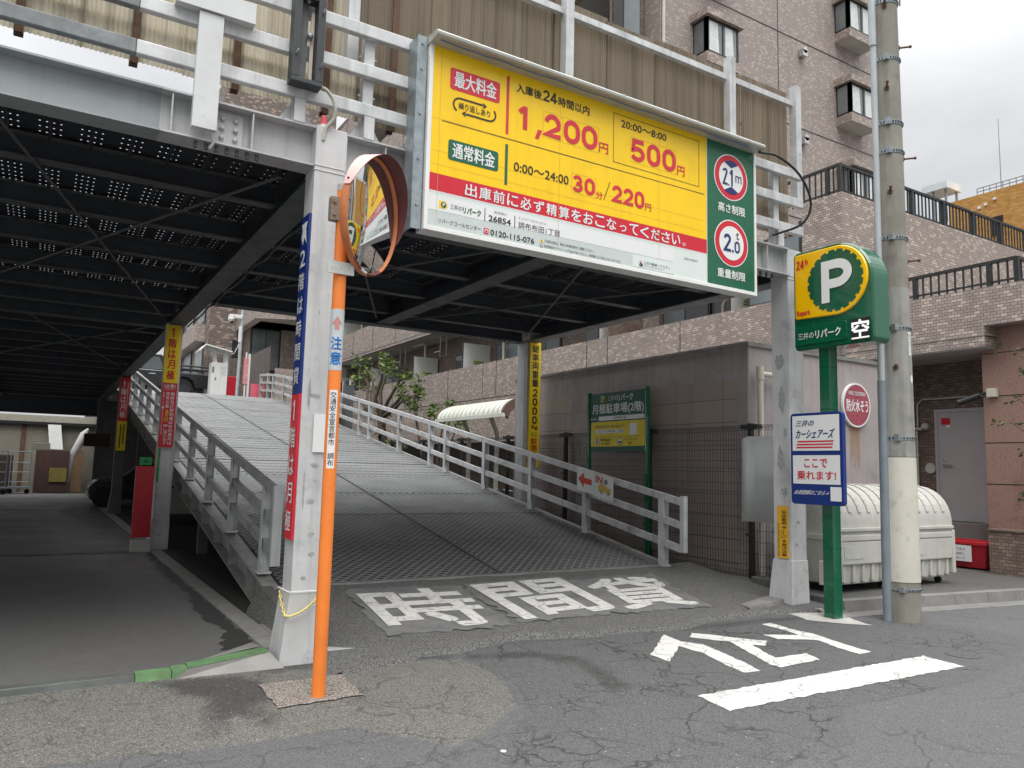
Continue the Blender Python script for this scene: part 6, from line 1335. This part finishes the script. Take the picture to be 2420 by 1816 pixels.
for y in (TY0+.08, TY1-.08):
    mb.tube([(TX-1.55,y,TZ+1.12),(TX-1.45,y,TZ+1.68)], .05, 8); mb.tube([(TX-1.45,y,TZ+1.62),(TX-1.1,y,TZ+1.2)], .035, 8)
    for z in (1.3, 1.44): mb.tube([(TX-1.45,y,TZ+z),(TX-.05,y,TZ+z-.01)], .035, 8)
    mb.tube([(TX-.05,y,TZ+1.1),(TX-.05,y,TZ+1.45)], .04, 8)
mb.tube([(TX-1.45,TY0+.08,TZ+1.68),(TX-1.45,TY1-.08,TZ+1.68)], .05, 8); mb.build('bed_rack', BLACK, tk)
box(TX-.01, TX+.02, TY0+.03, TY0+.2, TZ+.7, TZ+1.05).build('tail_lamp', RED, tk)
ks_ = thing('payment_kiosk', 'white parking payment kiosk with a sloped roof on the upper deck', 'payment machine', (5.82, 32.3, 4.1))
mb = MB(); mb.box(5.5, 6.12, 32, 32.6, 4.1, 5.48); mb.build('cabinet', WHITE, ks_, bevel=.02)
mb = MB(); mb.box(6.02, 6.12, 32.3, 32.6, 5.48, 6.0); mb.box(5.98, 6.12, 32.02, 32.1, 5.48, 6.02); mb.hexa([(5.62,32.1,5.48),(5.72,32.1,5.48),(5.72,32.5,5.48),(5.62,32.5,5.48),(5.5,32.1,6.05),(5.6,32.1,6.05),(5.6,32.5,6.05),(5.5,32.5,6.05)]); mb.build('roof_post', WHITE, ks_)
mb = MB(); mb.hexa([(4.98,31.7,5.84),(5.2,31.7,6.1),(5.2,32.8,6.1),(4.98,32.8,5.84),(4.96,31.7,5.88),(5.2,31.7,6.15),(5.2,32.8,6.15),(4.96,32.8,5.88)]); mb.hexa([(5.2,31.7,6.1),(6.2,31.7,5.9),(6.2,32.8,5.9),(5.2,32.8,6.1),(5.2,31.7,6.15),(6.2,31.7,5.95),(6.2,32.8,5.95),(5.2,32.8,6.15)]); mb.build('roof', WHITE, ks_)
p = Pan('y', 32); p.rect(5.83, 6.1, 4.95, 5.35, 0); [p.rect(5.85, 6.06-.02*(k % 3), 5.29-.05*k, 5.3-.05*k, 2, .005) for k in range(7)]; p.rect(5.64, 5.7, 4.75, 4.88, 1); p.rect(5.52, 5.6, 5.05, 5.3, 1); p.build('notice', [SW, INKG, INKG], ks_)
cv = thing('cctv_pole', 'slim grey pole carrying a white dome security camera on the upper deck', 'camera pole', (6.52, 31.8, 4.1))
mb = MB(); mb.tube([(6.48,31.8,4.1),(6.52,31.8,8.1)], .065, 12); mb.build('pole', GREYPIPEL, cv)
mb = MB(); mb.box(6.2, 6.5, 31.7, 31.85, 7.3, 7.45); mb.box(6.0, 6.2, 31.72, 31.82, 7.38, 7.44); mb.ball((6.08,31.77,7.26), .13); mb.box(5.98,6.18,31.66,31.88,7.24,7.42); mb.build('camera', WHITE, cv, bevel=.02); MB().ball((6.1,31.75,7.14), .07).build('lens_dome', BLACK, cv)
MB().tube([(6.5,31.8,6.7),(6.42,31.78,6.2),(6.3,31.9,5.9),(6.12,32.1,5.8)], .018, 6).build('cable', WHITE, cv); box(6.4, 6.5, 31.72, 31.8, 6.35, 7.0).build('cable_cover', WHITE, cv)
solo(box(6.17, 6.55, 32.3, 32.6, 4.1, 5.0), 'fire_box', 'red metal box standing between the payment kiosk and the camera pole', 'red box', RED, (6.36, 32.4, 4.1), bevel=.03)
nf = MB(); nf.box(6.78, 6.84, 32, 32.04, 4.1, 6.0, 1); nf.box(6.9, 6.98, 32, 32.06, 4.1, 5.95, 1); nf.box(6.72, 6.9, 31.97, 31.998, 4.7, 5.75, 0); solo(nf, 'banner_stand', 'narrow white banner with red lettering on a thin frame beside the camera pole', 'banner', [mat('banner_pink', (.7,.3,.3), .6, var=.3, vs=9), WHITE], (6.8, 32, 4.1))
solo(box(7.02, 7.56, 31.85, 31.9, 4.12, 4.72), 'pink_panel', 'low faded pink panel at the top end of the ramp railing', 'panel', mat('faded_pink', (.72,.13,.18), .5), (7.3, 31.9, 4.1))
mb = MB()
for k in range(26): y = 32.3+k*.17; mb.box(7.8, 7.84+.012*(k % 2), y, y+.166, 4.0, 6.4)
solo(mb, 'board_fence', 'tall weathered grey brown board fence at the end of the ramp railing', 'fence', WOOD, (7.8, 34, 4.0))
bf = MB()
for k in range(9): bf.box(5.9+k*.18, 6.07+k*.18, 36.6, 36.64, 4.0, 6.3)
solo(bf, 'board_fence', 'dark board fence standing behind the camera pole', 'fence', WOOD, (6.6, 36.6, 4.0))

# ================================================================ dim things under the left deck
rbx = thing('red_board', 'tall red board on a pale base leaning at the second column under the deck', 'board', (1.5, 14.2, 0))
box(1.36, 1.64, 14.12, 14.2, .24, 1.41).build('panel', mat('board_red', (.45,.005,.02), .35), rbx); box(1.36, 1.66, 14.1, 14.24, .0, .2).build('base', CONCL, rbx)
stn = thing('star_sign', 'small green sign with a dark star above the red board', 'sign', (1.52, 14.36, 1.43)); box(1.43, 1.62, 14.36, 14.39, 1.43, 1.56).build('board', mat('star_green', (.02,.3,.1), .5), stn)
p = Pan('y', 14.36); p.poly([(1.525+(.045 if k % 2 == 0 else .018)*math.sin(k*PI/5), 1.495+(.045 if k % 2 == 0 else .018)*math.cos(k*PI/5)) for k in range(10)], 0); p.build('star', [mat('star_dark', (.01,.08,.03))], stn)
nt_ = thing('column_notice', 'narrow red notice with white border and green tape on the second column', 'notice', (1.68, 14.4, 1.2)); mb = MB(); mb.box(1.685, 1.697, 14.42, 14.62, 1.2, 1.72, 0); mb.box(1.684, 1.698, 14.408, 14.42, 1.2, 1.72, 1); mb.box(1.7, 1.74, 14.378, 14.386, 1.15, 1.72, 2); mb.build('plate', [RED, SW, mat('green_tape', (.05,.3,.12), .6)], nt_)
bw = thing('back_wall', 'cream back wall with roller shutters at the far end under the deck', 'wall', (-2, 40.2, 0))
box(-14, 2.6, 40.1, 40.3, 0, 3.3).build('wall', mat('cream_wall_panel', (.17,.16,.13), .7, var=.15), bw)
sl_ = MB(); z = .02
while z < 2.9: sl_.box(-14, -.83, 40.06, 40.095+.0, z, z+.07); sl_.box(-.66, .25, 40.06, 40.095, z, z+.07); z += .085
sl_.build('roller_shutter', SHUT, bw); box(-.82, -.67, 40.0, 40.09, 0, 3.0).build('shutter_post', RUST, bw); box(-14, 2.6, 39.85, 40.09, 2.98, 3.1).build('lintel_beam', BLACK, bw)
mb = MB()
for k in range(0): x = -14+k*.7; mb.hexa([(x,38.9,3.18),(x+.66,38.9,3.18),(x+.66,40,3.34),(x,40,3.34),(x,38.9,3.2),(x+.66,38.9,3.2),(x+.66,40,3.36),(x,40,3.36)])
for k in range(24): x = -14+k*.7; mb.box(x, x+.69, 40.0, 40.05, 3.11, 3.4)
mb.build('awning', mat('awning_panel', (.34,.32,.26), .5, var=.08), bw)
def cbox(lbl, a, m_, name='storage_box', cat='box'): return solo(box(*a), name, lbl, cat, m_, (a[0], a[2], a[4]), bevel=.01)
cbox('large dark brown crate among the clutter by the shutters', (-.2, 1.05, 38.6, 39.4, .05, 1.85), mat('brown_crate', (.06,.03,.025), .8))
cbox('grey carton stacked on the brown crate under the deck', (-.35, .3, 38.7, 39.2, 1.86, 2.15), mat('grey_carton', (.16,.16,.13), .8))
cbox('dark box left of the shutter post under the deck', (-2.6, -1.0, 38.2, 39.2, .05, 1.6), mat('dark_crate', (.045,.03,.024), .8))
cbox('tall orange brown cardboard carton right of the tarpaulin', (1.15, 1.6, 38.8, 39.3, .05, 1.9), CARD, 'cardboard_carton', 'carton')
solo(MB().hexa([(.28,39.3,1.9),(.8,39.3,1.9),(.8,39.4,1.9),(.28,39.4,1.9),(.15,39.8,3.0),(.65,39.8,3.0),(.65,39.9,3.0),(.15,39.9,3.0)]), 'white_board', 'white board leaning on the shutters above the brown crate', 'board', TARP, (.4, 39.5, 1.9))
solo(MB().tube([(1.05,38.9,.5),(1.15,38.9,1.6),(1.55,38.95,2.6),(1.7,39,2.85)], [.1,.16,.17,.05], 10), 'rolled_tarpaulin', 'rolled white tarpaulin leaning beside the cardboard carton', 'tarpaulin', TARP, (1.2, 38.9, .1))
hc = thing('hand_cart', 'folded wire frame hand cart left of the brown crate', 'hand cart', (-.9, 38, 0)); mb = MB()
for x in (-1.05, -.35): mb.tube([(x,38,.3),(x,38,1.75)], .022, 6)
for z in (.5, .9, 1.3, 1.75): mb.tube([(-1.05,38,z),(-.35,38,z)], .02, 6)
mb.box(-1.1, -.3, 37.7, 38.3, .22, .3); mb.build('frame', GREYPIPE, hc); MB().cyl((-1,37.9,.11),(-1,37.95,.11),.1).cyl((-.4,37.9,.11),(-.4,37.95,.11),.1).build('wheel', RUB, hc)
c2 = copy_thing(hc, (-1.7, 37.2, 0), 'wire frame hand cart in front of the dark box at the far left'); hc['group'] = c2['group'] = 'hand carts by the shutters'
solo(box(.35, 1.0, 38.55, 38.59, .5, 1.1), 'cardboard_sign', 'hand lettered yellowish board propped before the brown crate', 'board', mat('dull_yellow_board', (.2,.17,.04), .8, var=.3, vs=12), (.6, 38.5, .5))
cs2 = thing('dark_sign', 'dark red and black notice board hung on the fourth column', 'sign', (1.7, 33.9, 2.0)); box(1.35, 2.25, 33.9, 33.95, 2.0, 2.5).build('board', mat('dark_red_notice', (.05,.012,.014), .6, var=.4, vs=14), cs2)
pc = thing('parked_car', 'dark car nosing out from behind the third column under the deck', 'car', (3.2, 29, 0))
mb = MB(); sc_ = [(-1.9,.25),(-2.0,.6),(-1.75,.85),(-.9,1.0),(-.3,1.42),(.9,1.48),(1.6,1.05),(2.1,.95),(2.15,.3)]
mb.prism([(3.1+u*.9, v) for u, v in sc_], lambda u, v, d: (u, d, v), 27.2, 28.9); mb.build('body', CARB, pc, bevel=.05)
for x in (1.75, 4.4): MB().cyl((x,27.15,.32),(x,27.4,.32),.31,None,20).build('wheel', RUB, pc)
box(1.3, 1.4, 27.3, 27.7, .62, .75).build('headlight', CHROME, pc)
p2 = thing('parked_car', 'pale car half hidden behind the red board below the ramp', 'car', (3.2, 17.5, 0))
mb = MB(); mb.prism([(3.6+u*.75, v*.9) for u, v in sc_], lambda u, v, d: (u, d, v), 20.0, 21.6); mb.build('body', mat('pale_car', (.45,.43,.4), .3, coat=.8), p2, bevel=.05)
for x in (2.35, 4.6): MB().cyl((x,19.96,.3),(x,20.2,.3),.3,None,20).build('wheel', RUB, p2)
solo(box(2.0, 13.5, 36.3, 36.5, 0, 3.97), 'backing_wall', 'dark wall added to close the bright gap under the upper deck behind the ramp', 'wall', mat('dark_backing', (.12,.115,.105), .9, var=.2), (7, 36.3, 0))  # added wall, kept dark to shut out the bright gap behind
# small covers in the road
mb = MB().cyl((6.95,3.77,.0),(6.95,3.77,.009),.14,None,28); struct(mb, 'manhole_cover', mat('cast_iron', (.1,.1,.1), .6, .2, var=.3, vs=30))
mb = MB().cyl((2.23,3.65,.0),(2.23,3.65,.008),.017,None,16); struct(mb, 'survey_marker', OFFW)
